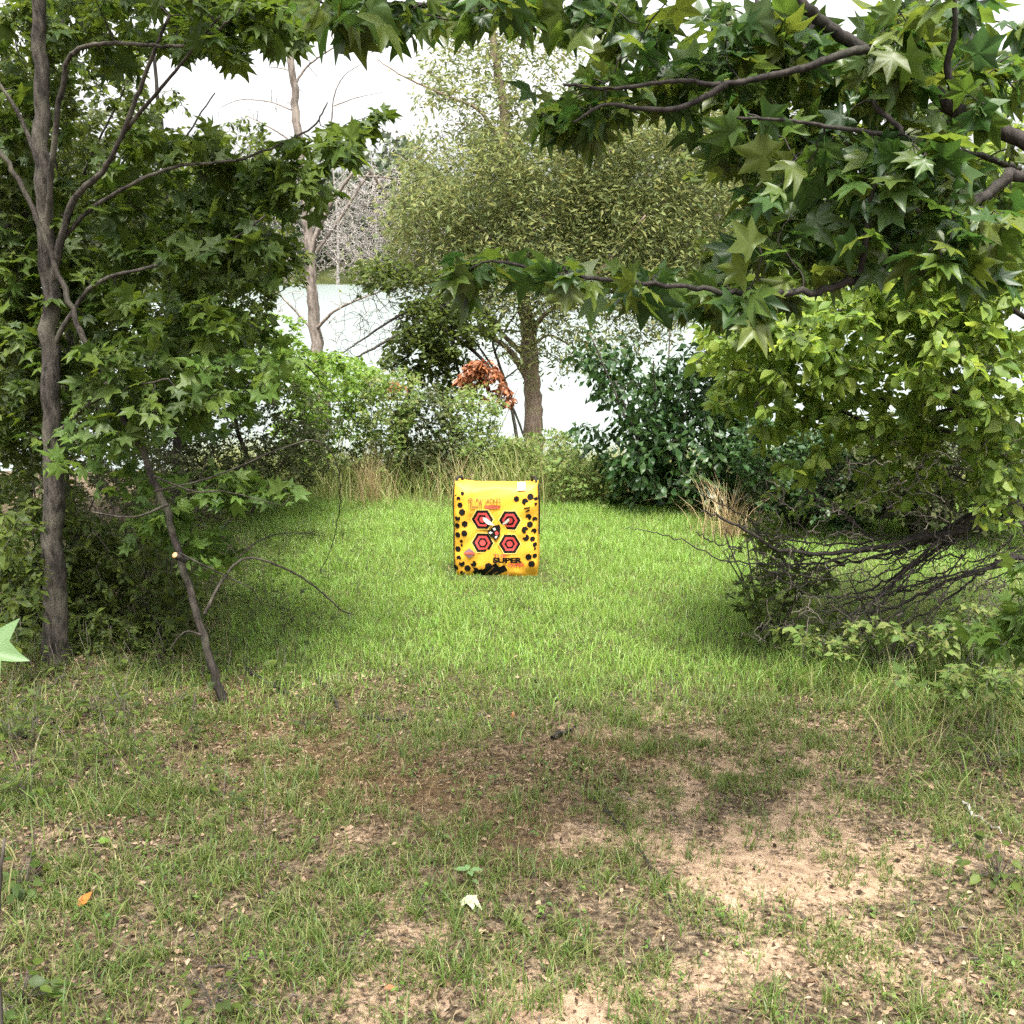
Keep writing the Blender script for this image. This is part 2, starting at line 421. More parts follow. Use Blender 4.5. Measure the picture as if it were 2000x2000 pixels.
# === slim background trees on the left
def slim(label, base, top_lst, d, blobs, mat, r0=.03, leaf=OVAL2, size=.055, nleaf=9, extra=(), name='understory_tree', bark='bark_dark', **kw):
    st = [stem(base, top_lst, d, r0, r0 * .3)] + list(extra)
    return plant(name, label, 'tree', base, st, blobs, leaf, M[mat], M[bark], nleaf=nleaf, size=size, **kw)

bb = vert(-2.95, 6.7)
slim('slim dark stemmed understory tree with small leaves just right of the straight sweetgum trunk', bb,
     [(128, 900), (136, 650), (128, 400), (126, 150), (124, -100), (120, -500)], 6.7,
     [(120, 200, 190, 230, 6.0, 7.6, 494), (90, 560, 190, 230, 6.0, 7.6, 494), (330, 380, 170, 180, 6.2, 7.6, 323), (250, -250, 300, 200, 6, 7.6, 96)], 'small', r0=.032,
     extra=[(pxs([(128, 700), (200, 560), (330, 470), (470, 350)], 6.6), .010, .003), (pxs([(120, 750), (60, 600), (0, 500), (-60, 460)], 6.4), .012, .004), (pxs([(130, 430), (180, 300), (240, 180), (280, 60)], 6.5), .010, .003), (pxs([(126, 380), (90, 250), (40, 120), (20, 20)], 6.5), .010, .003), (pxs([(130, 600), (250, 430), (340, 300), (420, 180)], 6.7), .014, .004), (pxs([(128, 520), (30, 380), (-60, 250)], 6.6), .014, .004), (pxs([(130, 850), (60, 650), (10, 560)], 6.5), .012, .004)])
bb = vert(-2.7, 7.9)
slim('understory tree with dense mid green small leaves left of the dead trunk by the water', bb,
     [(345, 900), (350, 700), (330, 500), (320, 320), (300, 100)], 7.9,
     [(420, 430, 150, 150, 7.2, 8.8, 437), (400, 640, 150, 120, 7.2, 8.8, 323), (510, 520, 90, 80, 7.4, 8.6, 133), (250, 760, 170, 110, 7.0, 8.6, 323), (470, 290, 70, 60, 7.6, 8.6, 76)], 'small', r0=.04,
     extra=[(pxs([(350, 720), (420, 560), (500, 440)], 8), .016, .005), (pxs([(350, 780), (480, 620), (560, 560)], 8), .014, .004)])
bb = vert(-2.25, 9.6)
slim('loose yellow green bush in front of the open water left of center', bb,
     [(470, 860), (455, 760), (440, 640)], 9.6,
     [(440, 630, 90, 50, 9, 10.3, 171), (600, 735, 120, 60, 9, 10.3, 285), (480, 730, 120, 60, 9, 10.3, 228), (545, 660, 60, 50, 9.2, 10, 57)], 'small_light', r0=.03, leaf=WIDE, size=.05, name='leafy_bush',
     extra=[(pxs([(470, 820), (540, 740), (640, 700)], 9.6), .014, .005)])
bb = vert(-3.9, 5.6)
slim('small leaved tree at the far left edge behind the straight trunk', bb,
     [(-60, 900), (-70, 600), (-40, 300), (-60, 0)], 5.6,
     [(20, 480, 110, 180, 5.2, 6.2, 323), (20, 760, 100, 130, 5.0, 6.0, 247), (30, 180, 110, 170, 5.2, 6.2, 228)], 'small', r0=.035,
     extra=[(pxs([(-60, 560), (40, 420), (100, 500)], 5.6), .014, .005)])

bb = vert(-4.6, 9.0)  # added tree: its dark leaves stand in for the shaded gaps behind
slim('dull dark leaved tree added deep behind the other trees on the left to darken the gaps', bb,
     [(60, 950), (70, 700), (60, 400), (80, 100)], 9.0,
     [(130, 400, 220, 260, 8.4, 10, 650), (260, 680, 220, 170, 8.4, 10, 650), (60, 780, 150, 200, 8.2, 9.6, 450), (330, 480, 130, 130, 8.6, 10, 250)], 'thicket', r0=.06, leaf=WIDE, size=.06, nleaf=8,
     extra=[(pxs([(70, 700), (200, 500), (320, 380)], 9), .02, .006), (pxs([(65, 800), (250, 700), (400, 640)], 9), .02, .006), (pxs([(62, 500), (-20, 350), (-80, 200)], 9), .02, .006)])

# === dark thickets low on the left
def bush(label, x, y, h, blobs, mat, leaf=OVAL2, size=.05, nleaf=8, nst=7, r0=.009, spread=.35, name='shrub', bark='twig', cat='shrub', lean=(0, 0), group=None, **kw):
    base = vert(x, y); st = []
    for i in range(nst):
        a = i / nst * 6.283 + rng.random(); o = np.array([math.cos(a), math.sin(a), 0])
        p = [base + o * .04, base + o * spread * .4 + [lean[0] * .3, lean[1] * .3, h * .4], base + o * spread * (.7 + .5 * rng.random()) + [lean[0], lean[1], h * (.75 + .4 * rng.random())]]
        p[0] = p[0] - np.array([0, 0, .03])
        st.append((np.array(p), r0, r0 * .35))
    root = plant(name, label, cat, base, st, blobs, leaf, M[mat], M[bark], nleaf=nleaf, size=size, foliage='foliage', group=group, k=.006, rtip=.0012, **kw)
    for c in root.children:
        if c.name.split('.')[0] in ('trunk', 'branch'): c.name = 'stem'
    return root

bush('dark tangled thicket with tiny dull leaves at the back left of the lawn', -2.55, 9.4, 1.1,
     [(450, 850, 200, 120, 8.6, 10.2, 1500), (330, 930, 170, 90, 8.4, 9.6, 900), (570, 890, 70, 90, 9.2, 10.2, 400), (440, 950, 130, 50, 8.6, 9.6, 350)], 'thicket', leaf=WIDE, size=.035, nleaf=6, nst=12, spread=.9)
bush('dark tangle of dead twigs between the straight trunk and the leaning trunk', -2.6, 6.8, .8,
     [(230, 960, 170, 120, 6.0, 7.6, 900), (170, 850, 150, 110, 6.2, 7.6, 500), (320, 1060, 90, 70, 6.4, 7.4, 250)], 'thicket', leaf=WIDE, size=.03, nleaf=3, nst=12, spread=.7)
bush('broad leaved green shrub at the foot of the straight trunk, left edge', -2.75, 5.7, .9,
     [(40, 1000, 140, 140, 5.15, 6.2, 260), (20, 1180, 120, 110, 5.1, 6.0, 230), (30, 1130, 60, 150, 4.4, 5.0, 60), (180, 1110, 90, 110, 5.2, 6.0, 170)], 'small', size=.06, nleaf=8, leaf=OVAL2)
bush('low green leafy shrub between the straight trunk and the leaning trunk base', -2.0, 5.6, .6,
     [(260, 1130, 140, 100, 5.2, 6.2, 220), (240, 1250, 130, 60, 5.0, 5.6, 170), (330, 1200, 60, 90, 5.1, 5.8, 90)], 'small', size=.05, nleaf=8)

# === dead tree with pale limbs by the water
bb = vert(-2.85, 14.0)
plant('dead_tree', 'tall bare dead tree with pale grey limbs standing before the water left of center', 'tree', bb,
      [stem(bb, [(632, 800), (618, 680), (608, 560), (604, 480), (592, 350), (578, 220), (568, 100), (560, -60), (556, -200)], 14.0, .105, .030),
       (pxs([(606, 500), (625, 440), (655, 385), (690, 335)], (14, 13.8)), .045, .02),
       (pxs([(618, 490), (665, 425), (722, 335)], (14, 14.1)), .032, .014),
       (pxs([(722, 332), (745, 365), (790, 425), (840, 480), (890, 530)], (14.1, 14.3)), .026, .010),
       (pxs([(690, 345), (740, 345), (780, 350), (800, 345)], (14, 14.2)), .016, .006),
       (pxs([(612, 650), (650, 610), (700, 585), (770, 560)], (14, 13.4)), .026, .008),
       (pxs([(606, 640), (560, 590), (520, 555), (490, 540)], (14, 14)), .018, .006),
       (pxs([(590, 300), (560, 270), (520, 245), (480, 225)], (14, 14)), .018, .006),
       (pxs([(576, 165), (600, 130), (640, 100), (700, 65), (720, 50)], (14, 14)), .018, .006),
       (pxs([(574, 140), (540, 132), (490, 130)], (14, 14)), .010, .004),
       (pxs([(580, 220), (530, 200), (470, 195), (430, 210)], (14, 14.2)), .012, .004),
       (pxs([(612, 290), (645, 240), (652, 190), (670, 150), (705, 125)], (13.9, 13.7)), .014, .005),
       (pxs([(652, 207), (700, 190), (760, 178)], (13.8, 13.6)), .009, .003),
       (pxs([(604, 470), (700, 540), (760, 610)], (14, 14.4)), .012, .005)],
      [(760, 430, 120, 85, 13.6, 16.5, 1500), (690, 440, 75, 95, 13.6, 16, 800), (560, 480, 70, 60, 14, 16, 90), (700, 510, 120, 40, 13.8, 15.5, 160), (660, 370, 60, 40, 14, 15, 60),
       (530, 190, 70, 70, 13.7, 14.3, 22), (640, 110, 60, 50, 13.7, 14.3, 14), (700, 620, 80, 50, 13.2, 14, 40), (560, 610, 60, 60, 13.6, 14.2, 30)],
      None, None, M['bark_grey'], twigmat=M['deadwood'], k=.012, rtip=.004, sides=12, K=6)

# === big olive tree at the bank
bb = vert(.3, 13.6)
t_ol = plant('willow_tree', 'large fine leaved olive green tree with forked trunk in front of the water', 'tree', bb,
      [stem(bb, [(1040, 860), (1040, 760), (1034, 680), (1026, 600), (1015, 500), (1000, 380), (985, 230), (965, 80), (950, -80)], 13.6, .150, .035),
       (pxs([(1036, 750), (1000, 690), (960, 660), (900, 640), (850, 640)], (13.6, 13)), .050, .012),
       (pxs([(1030, 700), (980, 650), (940, 600), (900, 590)], (13.6, 13.2)), .040, .010),
       (pxs([(1036, 680), (1075, 655), (1130, 690), (1180, 740)], (13.6, 13.6)), .022, .007),
       (pxs([(1034, 648), (1000, 646), (950, 640)], (13.6, 13.6)), .018, .007),
       (pxs([(1034, 660), (1058, 620), (1110, 580), (1180, 520), (1260, 420)], (13.6, 13)), .040, .012),
       (pxs([(1020, 560), (960, 470), (880, 400), (800, 380)], (13.6, 13)), .040, .010),
       (pxs([(1012, 500), (1080, 400), (1160, 330), (1230, 250)], (13.6, 14)), .040, .010),
       (pxs([(990, 300), (940, 220), (880, 190), (790, 150), (735, 115)], (13.6, 13.6)), .030, .006),
       (pxs([(1100, 590), (1220, 560), (1350, 480), (1430, 380)], (13.4, 14)), .030, .008)],
      [(930, 350, 140, 100, 12.6, 14.6, 272), (850, 420, 118, 67, 12.6, 14.2, 157), (1080, 330, 172, 100, 12.9, 14.7, 368), (1130, 450, 216, 89, 12.9, 14.7, 420), (1240, 340, 183, 123, 12.9, 14.7, 420), (1300, 460, 162, 123, 12.9, 14.7, 368), (1380, 370, 97, 168, 12.8, 15, 220), (1000, 500, 140, 56, 12.6, 14.4, 135),
       (930, 190, 118, 89, 12.8, 14.4, 88), (880, 130, 75, 56, 12.8, 14.4, 30), (960, 50, 86, 78, 13, 14.4, 67), (1060, 130, 97, 100, 13, 14.6, 67), (1250, 220, 183, 78, 12.9, 14.7, 172), (1420, 250, 97, 134, 13, 15, 125), (1190, 250, 129, 56, 12.8, 14.6, 83),
       (1180, 620, 172, 67, 12.8, 14.4, 67), (830, 530, 118, 42, 12.6, 13.8, 78), (1250, 570, 183, 56, 12.8, 14.5, 88), (1080, 660, 64, 67, 13, 14, 19), (980, 620, 64, 67, 12.8, 13.6, 30), (1150, 545, 210, 55, 12.8, 14.4, 120), (1340, 530, 90, 60, 12.9, 14.2, 60), (860, 470, 90, 50, 12.8, 14.0, 60), (1120, 690, 110, 60, 12.8, 14, 29), (1260, 640, 70, 60, 12.8, 14.2, 29), (900, 600, 90, 50, 12.8, 14, 43), (1040, 560, 120, 50, 12.6, 14, 65), (1040, -150, 216, 134, 12.8, 14.6, 62)],
      NARROW, M['olive'], M['bark_olive'], nleaf=20, size=.076, k=.005, rtip=.003, twigmat=M['bark_dark'], sides=14, jit=.10, flat=.3, droop=.35, var=.35)

bb = vert(.05, 13.0)
plant('bare_shrub', 'leafless twiggy shrub with drooping dark branches left of the forked trunk', 'shrub', bb,
      [stem(bb, [(1010, 860), (990, 760), (965, 680), (950, 610)], 13.0, .03, .012), (pxs([(985, 750), (920, 660), (840, 600), (760, 590)], 13), .018, .006), (pxs([(965, 690), (1010, 610), (1080, 560)], 13), .014, .005), (pxs([(950, 620), (880, 560), (790, 540)], 13), .014, .005), (pxs([(985, 740), (1060, 690), (1120, 720)], 13), .012, .004)],
      [(880, 600, 120, 60, 12.5, 13.5, 190), (760, 600, 90, 60, 12.3, 13.5, 120), (970, 690, 60, 80, 12.6, 13.4, 110), (1080, 580, 90, 50, 12.6, 13.5, 60), (700, 660, 70, 60, 12.2, 13.2, 60)],
      None, None, M['bark_mid'], k=.007, rtip=.0028, twigmat=M['bark_mid'], bend=.3)

# vine of dark leaves and slumped branches at its left
bb = vert(-1.1, 12.6)
plant('leaning_tree', 'slumped tree with dark parallel branches and green leaf clump left of the forked trunk', 'tree', bb,
      [stem(bb, [(790, 850), (800, 760), (830, 690), (862, 610), (880, 560)], 12.6, .05, .02),
       (pxs([(880, 590), (800, 640), (730, 680), (682, 705)], (12.5, 11.9)), .026, .010),
       (pxs([(870, 575), (790, 610), (720, 655), (668, 690)], (12.7, 12.2)), .022, .008),
       (pxs([(850, 640), (790, 700), (720, 735), (690, 740)], (12.5, 12.2)), .020, .008),
       (pxs([(860, 640), (930, 690), (985, 760), (1030, 870)], (12.5, 12.3)), .028, .012),
       (pxs([(880, 600), (890, 700), (905, 760)], (12.5, 12.4)), .024, .012)],
      [(850, 630, 70, 60, 12, 13.2, 260), (820, 690, 70, 50, 12, 13, 160), (760, 540, 90, 30, 12.2, 13, 90), (930, 640, 50, 40, 12.2, 13, 70), (880, 740, 60, 60, 12, 12.8, 110)],
      WIDE, M['small'], M['bark_dark'], nleaf=9, size=.07, jit=.04, k=.007, rtip=.003)
bb = vert(-.55, 11.9)
plant('withered_shrub', 'withered shrub with rusty brown dead leaves left of the forked trunk', 'shrub', bb,
      [stem(bb, [(930, 860), (935, 800), (945, 740)], 11.9, .018, .008), (pxs([(930, 830), (960, 800), (985, 775)], 11.9), .010, .005), (pxs([(930, 830), (790, 780), (770, 755)], 11.9), .010, .004)],
      [(940, 722, 34, 26, 11.7, 12.1, 34), (915, 735, 22, 20, 11.7, 12.1, 16), (985, 770, 16, 28, 11.7, 12.1, 20), (775, 755, 18, 18, 11.7, 12, 10), (960, 750, 20, 30, 11.8, 12, 10)],
      OVAL2, M['rust'], M['bark_dark'], nleaf=10, size=.085, droop=.9, rtip=.002)

# === shrubs along the bank
for (lab, px, d, h, blobs, mt, sz, nl, nm) in [
    ('fresh green shrub on the bank left of the reeds, below the dead tree', 640, 11.0, 1.2, [(650, 760, 95, 70, 10.6, 11.6, 260), (600, 850, 70, 60, 10.6, 11.4, 150)], 'small_light', .06, 8, 'shrub'),
    ('grey green feathery shrub on the bank left of the yellow target', 740, 10.9, 1.1, [(745, 790, 85, 70, 10.5, 11.4, 260), (720, 870, 80, 60, 10.5, 11.2, 180)], 'shrub', .05, 9, 'shrub'),
    ('dull olive shrub on the bank between two green ones, upper left of the target', 835, 11.2, 1.1, [(830, 830, 70, 70, 10.8, 11.6, 240), (850, 900, 70, 40, 10.6, 11.2, 120)], 'thicket', .055, 8, 'shrub'),
    ('olive brown bush under the rusty dead leaves, directly above the target', 930, 11.2, 1.0, [(920, 820, 60, 70, 10.8, 11.6, 240), (960, 890, 60, 40, 10.6, 11.2, 110)], 'shrub', .05, 8, 'shrub'),
    ('low weedy bush at the foot of the forked trunk', 1050, 10.9, .7, [(1060, 890, 90, 45, 10.4, 11.4, 230), (1000, 900, 50, 40, 10.5, 11.2, 90)], 'shrub', .05, 8, 'shrub'),
    ('low weedy bush right of the target with pale flower specks', 1150, 10.4, .6, [(1150, 930, 90, 45, 9.9, 10.8, 240), (1220, 960, 60, 40, 9.8, 10.4, 100)], 'shrub', .05, 8, 'shrub')]:
    c = P(px, 950, d)
    bush(lab, c[0], d, h, blobs, mt, leaf=WIDE, size=sz, nleaf=nl, nst=8, spread=.4, jit=.03)

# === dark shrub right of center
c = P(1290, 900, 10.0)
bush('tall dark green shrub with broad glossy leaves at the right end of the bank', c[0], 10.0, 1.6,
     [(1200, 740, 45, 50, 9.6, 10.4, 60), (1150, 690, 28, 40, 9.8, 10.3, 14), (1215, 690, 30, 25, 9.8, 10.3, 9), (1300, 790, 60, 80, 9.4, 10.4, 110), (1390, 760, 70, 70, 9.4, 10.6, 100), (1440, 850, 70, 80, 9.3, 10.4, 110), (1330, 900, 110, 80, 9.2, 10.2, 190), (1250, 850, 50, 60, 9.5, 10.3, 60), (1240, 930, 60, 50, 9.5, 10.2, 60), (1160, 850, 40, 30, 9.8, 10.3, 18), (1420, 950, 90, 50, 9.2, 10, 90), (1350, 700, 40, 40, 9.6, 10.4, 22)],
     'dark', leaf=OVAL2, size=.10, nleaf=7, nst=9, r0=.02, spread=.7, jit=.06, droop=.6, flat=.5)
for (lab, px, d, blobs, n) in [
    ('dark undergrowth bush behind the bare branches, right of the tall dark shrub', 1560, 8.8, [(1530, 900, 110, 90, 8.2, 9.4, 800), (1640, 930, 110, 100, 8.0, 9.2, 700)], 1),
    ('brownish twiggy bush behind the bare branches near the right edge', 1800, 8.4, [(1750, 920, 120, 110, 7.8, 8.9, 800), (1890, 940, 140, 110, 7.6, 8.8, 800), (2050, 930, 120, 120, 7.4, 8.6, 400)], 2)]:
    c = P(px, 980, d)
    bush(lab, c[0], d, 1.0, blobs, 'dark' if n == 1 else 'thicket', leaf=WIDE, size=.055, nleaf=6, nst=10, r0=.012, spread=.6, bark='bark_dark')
for (lab, px, py0, py1, d, r, nm) in [('short dark tree trunk behind the dark shrub with its crown hidden in the bright leaves', 1480, 960, 560, 9.6, .075, 'pine_tree'),
                              ('thicker dark tree trunk half hidden behind the bare branches on the right', 1800, 1000, 520, 9.0, .09, 'pine_tree')]:
    c = P(px, 980, d); bb = vert(c[0], d)
    slim(lab, bb, [(px, py0 - 20), (px - 4, 800), (px + 5, 600), (px, 300), (px, 0)], d,
         [(px, 560, 130, 150, d - .6, d + .8, 260), (px, 250, 150, 180, d - .6, d + .8, 200)], 'small', r0=r, leaf=WIDE, size=.08)

# === bright tree on the right
bb = vert(3.02, 5.2)
plant('elm_tree', 'bright yellow green leafy tree filling the right side under the dark overhanging branches', 'tree', bb,
      [(np.array([bb - [0, 0, .05], bb + [-.05, 0, .8], bb + [-.1, .05, 1.7], bb + [-.2, 0, 2.6], bb + [-.2, 0, 3.6]]), .075, .02),
       (pxs([(2130, 880), (2000, 850), (1930, 815), (1850, 755), (1770, 690), (1735, 610)], (5.2, 4.8)), .022, .005),
       (pxs([(2130, 900), (1990, 850), (1900, 800), (1790, 805), (1690, 760), (1610, 700)], (5.2, 5.0)), .016, .004),
       (pxs([(1700, 830), (1600, 780), (1520, 740), (1430, 720)], (5.0, 5.3)), .010, .003),
       (pxs([(1960, 860), (1830, 840), (1700, 830)], (5.2, 5.0)), .014, .008),
       (pxs([(2130, 700), (2000, 620), (1880, 560), (1700, 590), (1560, 640)], (5.2, 5.0)), .018, .004),
       (pxs([(2140, 560), (2030, 480), (1930, 400), (1850, 330)], (5.2, 4.8)), .016, .004)],
      [(1700, 650, 240, 90, 4.4, 5.8, 293), (1850, 560, 160, 90, 4.4, 5.8, 204), (1950, 450, 90, 120, 4.4, 5.6, 146), (1460, 700, 100, 60, 4.7, 5.8, 78), (1560, 760, 150, 60, 4.6, 5.6, 87), (1400, 660, 50, 40, 4.9, 5.7, 14),
       (1900, 720, 130, 90, 4.3, 5.6, 146), (1520, 630, 130, 45, 4.6, 5.6, 72), (1780, 810, 170, 60, 4.6, 5.4, 78), (1950, 830, 90, 80, 4.4, 5.2, 58), (1680, 870, 190, 70, 4.7, 5.5, 39), (1850, 920, 140, 80, 4.6, 5.4, 39), (1960, 960, 60, 80, 4.4, 5, 25), (1540, 850, 110, 60, 4.8, 5.5, 20), (1450, 780, 60, 40, 4.9, 5.6, 11), (1600, 960, 120, 50, 4.8, 5.5, 10),
       (2100, 600, 120, 300, 4.4, 5.8, 117), (1980, 250, 150, 120, 4.8, 5.8, 78), (1700, 440, 220, 90, 5.2, 6.2, 126), (1560, 560, 120, 50, 5.2, 6, 48)],
      OVAL, M['bright'], M['bark_dark'], nleaf=9, size=.064, droop=.35, flat=.5, var=.35)

# === overhanging sweetgum, trunk outside the frame on the right
bb = vert(2.40, 2.82)
d0, d1 = 2.9, 2.6
plant('sweetgum_tree', 'dark sweetgum whose big star leaved branches overhang the top right', 'tree', bb,
      [(np.array([bb - [0, 0, .05], bb + [0, 0, 1.0], bb + [-.05, 0, 2.0], bb + [-.1, -.1, 3.4], bb + [-.1, -.2, 5.0]]), .11, .04),
       (pxs([(2650, 600), (2300, 380), (2060, 300), (1880, 220), (1785, 150), (1680, 95), (1590, 30), (1500, -60), (1380, -160)], (2.85, 2.6)), .026, .011),
       (pxs([(1700, 95), (1650, 105), (1560, 135), (1470, 155), (1390, 165), (1330, 158), (1200, 172), (1100, 165)], (2.5, 2.45)), .012, .0035),
       (pxs([(1420, 165), (1330, 210), (1250, 212), (1180, 205), (1120, 240)], (2.45, 2.45)), .009, .003),
       (pxs([(2600, 680), (2200, 470), (2000, 345), (1930, 380), (1850, 445), (1740, 512), (1640, 555), (1560, 572), (1450, 575), (1330, 560), (1180, 545), (1050, 525), (960, 512)], (2.6, 2.3)), .018, .0035),
       (pxs([(1680, 530), (1690, 480), (1698, 400), (1710, 360)], (2.42, 2.35)), .008, .004),
       (pxs([(1870, 210), (1850, 130), (1865, 60), (1860, -40)], (2.5, 2.4)), .010, .005),
       (pxs([(1590, 40), (1560, 120), (1620, 60)], (2.8, 2.7)), .008, .004),
       (pxs([(1790, 155), (1710, 200), (1760, 260), (1640, 250), (1540, 235), (1440, 230)], (2.5, 2.35)), .009, .003),
       (pxs([(1990, 330), (1900, 300), (1780, 290), (1660, 280), (1560, 300)], (3, 2.6)), .010, .003),
       (pxs([(1380, -160), (1200, -60), (1000, -10), (880, 10), (700, 5), (560, -20)], (2.8, 2.6)), .014, .004),
       (pxs([(1930, 0), (1900, 60), (1895, 130)], (2.9, 2.8)), .009, .004)],
      [(1380, 110, 240, 100, 2.5, 3.3, 51), (1180, 190, 130, 50, 2.5, 3.0, 18), (1130, 215, 90, 40, 2.5, 2.9, 11), (1600, 90, 220, 100, 2.5, 3.4, 51), (1850, 130, 170, 140, 2.4, 3.4, 51),
       (1560, 270, 180, 70, 2.4, 3.2, 34), (1700, 330, 200, 110, 2.3, 3.2, 44), (1880, 370, 130, 130, 2.3, 3.1, 35), (1500, 410, 90, 50, 2.4, 3, 11), (1640, 480, 200, 50, 2.3, 3.0, 26),
       (1330, 555, 130, 32, 2.3, 2.8, 12), (1020, 530, 80, 26, 2.3, 2.6, 7), (930, 525, 40, 22, 2.3, 2.5, 5), (1450, 590, 110, 30, 2.3, 2.8, 10), (1190, 550, 70, 26, 2.3, 2.7, 5), (1850, 500, 110, 60, 2.3, 2.9, 16),
       (1100, 20, 160, 40, 2.5, 3.0, 18), (760, 30, 130, 26, 2.4, 2.9, 15), (640, 0, 90, 30, 2.4, 2.9, 7), (940, 0, 120, 25, 2.4, 3.0, 10),
       (1500, -250, 500, 180, 2.2, 3.4, 35), (1100, -600, 700, 250, 1.8, 3.4, 56), (2300, 250, 120, 300, 2.6, 3.4, 51)],  # blobs above the frame: unseen crown, extended to shade the foreground
      STAR, M['gum_dark'], M['bark_dark'], nleaf=5, size=.09, k=.008, rtip=.0018, sides=14, flat=.5, droop=.45, var=.3)

# === bare branch brush on the right
bb = vert(2.75, 5.4)
D = 5.2
brush = [
    ([(2120, 1000), (2000, 1022), (1880, 1035), (1790, 1052), (1680, 1075), (1600, 1080), (1520, 1070), (1450, 1030), (1400, 1010), (1365, 1000)], .018, .004),
    ([(2130, 900), (1980, 950), (1900, 1010), (1830, 1060), (1740, 1140), (1680, 1190), (1620, 1222)], .017, .004),
    ([(2120, 1060), (1990, 1090), (1900, 1120), (1830, 1145), (1740, 1190), (1680, 1195), (1600, 1192)], .014, .004),
    ([(1970, 955), (1900, 1000), (1800, 1060), (1700, 1090), (1600, 1100), (1480, 1130)], .013, .003),
    ([(1510, 910), (1560, 945), (1620, 990), (1720, 1060), (1790, 1120), (1860, 1130)], .006, .003),
    ([(1720, 1015), (1760, 970), (1815, 937), (1870, 932), (1960, 985)], .006, .004),
    ([(1850, 1060), (1770, 1110), (1700, 1150), (1610, 1170)], .010, .003),
    ([(1650, 1105), (1580, 1080), (1500, 1050), (1440, 1020)], .006, .002),
    ([(1360, 1040), (1410, 1065), (1470, 1075), (1540, 1100)], .004, .002),
    ([(1880, 1035), (1760, 1130), (1640, 1240)], .008, .003),
    ([(1940, 980), (1850, 1030), (1760, 1080), (1650, 1100), (1560, 1130)], .010, .003),
    ([(2120, 1150), (2000, 1090), (1930, 1110), (1840, 1180), (1740, 1230)], .012, .003),
    ([(1690, 1040), (1600, 960), (1560, 940)], .004, .002), ([(1850, 1060), (1860, 960), (1848, 930)], .004, .002)]
def brush_plant():
    root = thing('bare_brush', 'tangle of dark bare arching branches at the right edge of the lawn', 'shrub', bb)
    extra_ = []
    for l, a, c in brush[:3] + brush[3:4] + brush[6:7] + brush[10:12]:
        for _ in range(3):
            o_ = rng.normal(size=2) * [34, 36]; k0 = int(rng.integers(0, 3)); tip = rng.normal(size=2) * [70, 80]
            n_ = len(l); extra_.append(([(p[0] + o_[0] + tip[0] * i / n_, p[1] + o_[1] + tip[1] * i / n_) for i, p in enumerate(l)][k0:], a * .36, .0018))
    nodes = []; rads = []
    allst = [(np.vstack([[bb - [0, 0, .05]], pxs([(2250, 1150), (2200, 1050), (2120, 1000)], 5.3)]), .03, .018)] + [(pxs(l, (D - .2, D - .6 + .5 * rng.random())), a, c) for l, a, c in brush + extra_]
    for i, (p, a, c) in enumerate(allst):
        n = 40; q = catmull(p, n); q[1:] += rng.normal(size=(n - 1, 3)) * .006
        r = np.linspace(a, c, n) * 1.0; mb = MB(); tubes(mb, q[None], r[None], 7, .2); mb.build('stem' if i == 0 else 'branch', M['bark_dark'], root, True)
        nodes.append(q); rads.append(r)
    att = blob_points([(1720, 1120, 270, 90, 4.6, 5.6, 330), (1540, 1080, 150, 70, 4.7, 5.5, 150), (1900, 1060, 150, 120, 4.5, 5.6, 280), (1700, 960, 220, 110, 4.5, 5.8, 300), (1880, 910, 160, 110, 4.4, 5.8, 280), (1650, 1230, 180, 60, 4.5, 5.2, 170), (1950, 1230, 90, 90, 4.2, 5.0, 110)])
    Q, R = grow(np.concatenate(nodes), np.concatenate(rads), att, K=6, rtip=.0021, k=.006, bend=.25)
    mb = MB(); tubes(mb, Q, R, 4); mb.build('crown', M['twig'], root, True)
brush_plant()
c = P(1520, 1150, 5.4)
bush('light leafy bush at the left tips of the bare branches', c[0], 5.5, .6, [(1510, 1080, 60, 60, 5.2, 5.9, 50), (1560, 1130, 80, 60, 5.2, 5.8, 60), (1480, 1170, 60, 50, 5.0, 5.6, 40), (1580, 1240, 120, 40, 4.8, 5.5, 50)], 'small', leaf=WIDE, size=.04, nleaf=8, nst=8)
c = P(1760, 1220, 4.8)
bush('low weedy bush beneath the bare branches, right edge of the lawn', c[0], 4.9, .45, [(1720, 1250, 190, 40, 4.4, 5.0, 90), (1930, 1230, 110, 60, 4.3, 5.0, 70), (1880, 1330, 170, 30, 4.0, 4.6, 60)], 'shrub', leaf=WIDE, size=.045, nleaf=7, nst=8)
c = P(2000, 1240, 3.7); bb2 = vert(c[0] + .12, 3.8)
plant('sweetgum_sapling', 'small yellow green sweetgum sapling cut by the right edge', 'sapling', bb2,
      [(np.array([bb2 - [0, 0, .03], bb2 + [-.03, 0, .35], bb2 + [-.08, 0, .62]]), .006, .003)],
      [(1965, 1235, 60, 45, 3.6, 3.9, 22), (2020, 1150, 60, 60, 3.6, 3.9, 12)], STAR, M['gum_light'], M['twig'], nleaf=4, size=.085, foliage='foliage')
bb2 = vert(-1.02, 1.75)
plant('sweetgum_sapling', 'pale green star leaf of a near sapling poking in at the left edge', 'sapling', bb2,
      [(np.array([bb2 - [0, 0, .03], bb2 + [.0, 0, .4], bb2 + [.05, 0, .72]]), .006, .003)],
      None, None, None, M['twig'])
s_root = [o for o in COL.objects if o.name.startswith('sweetgum_sapling')][-1]
mb = MB()
lp = np.array([P(-72, 1262, 1.75), P(-110, 1180, 1.8), P(-120, 1330, 1.7)])
put_leaves(mb, STAR, lp, np.array([[1., -.1, -.1], [-.3, .6, .2], [-.6, -.4, 0.]]), np.array([[-.1, -.75, .6], [.1, -.3, 1], [0, .2, 1.]]), np.array([.125, .12, .12]))
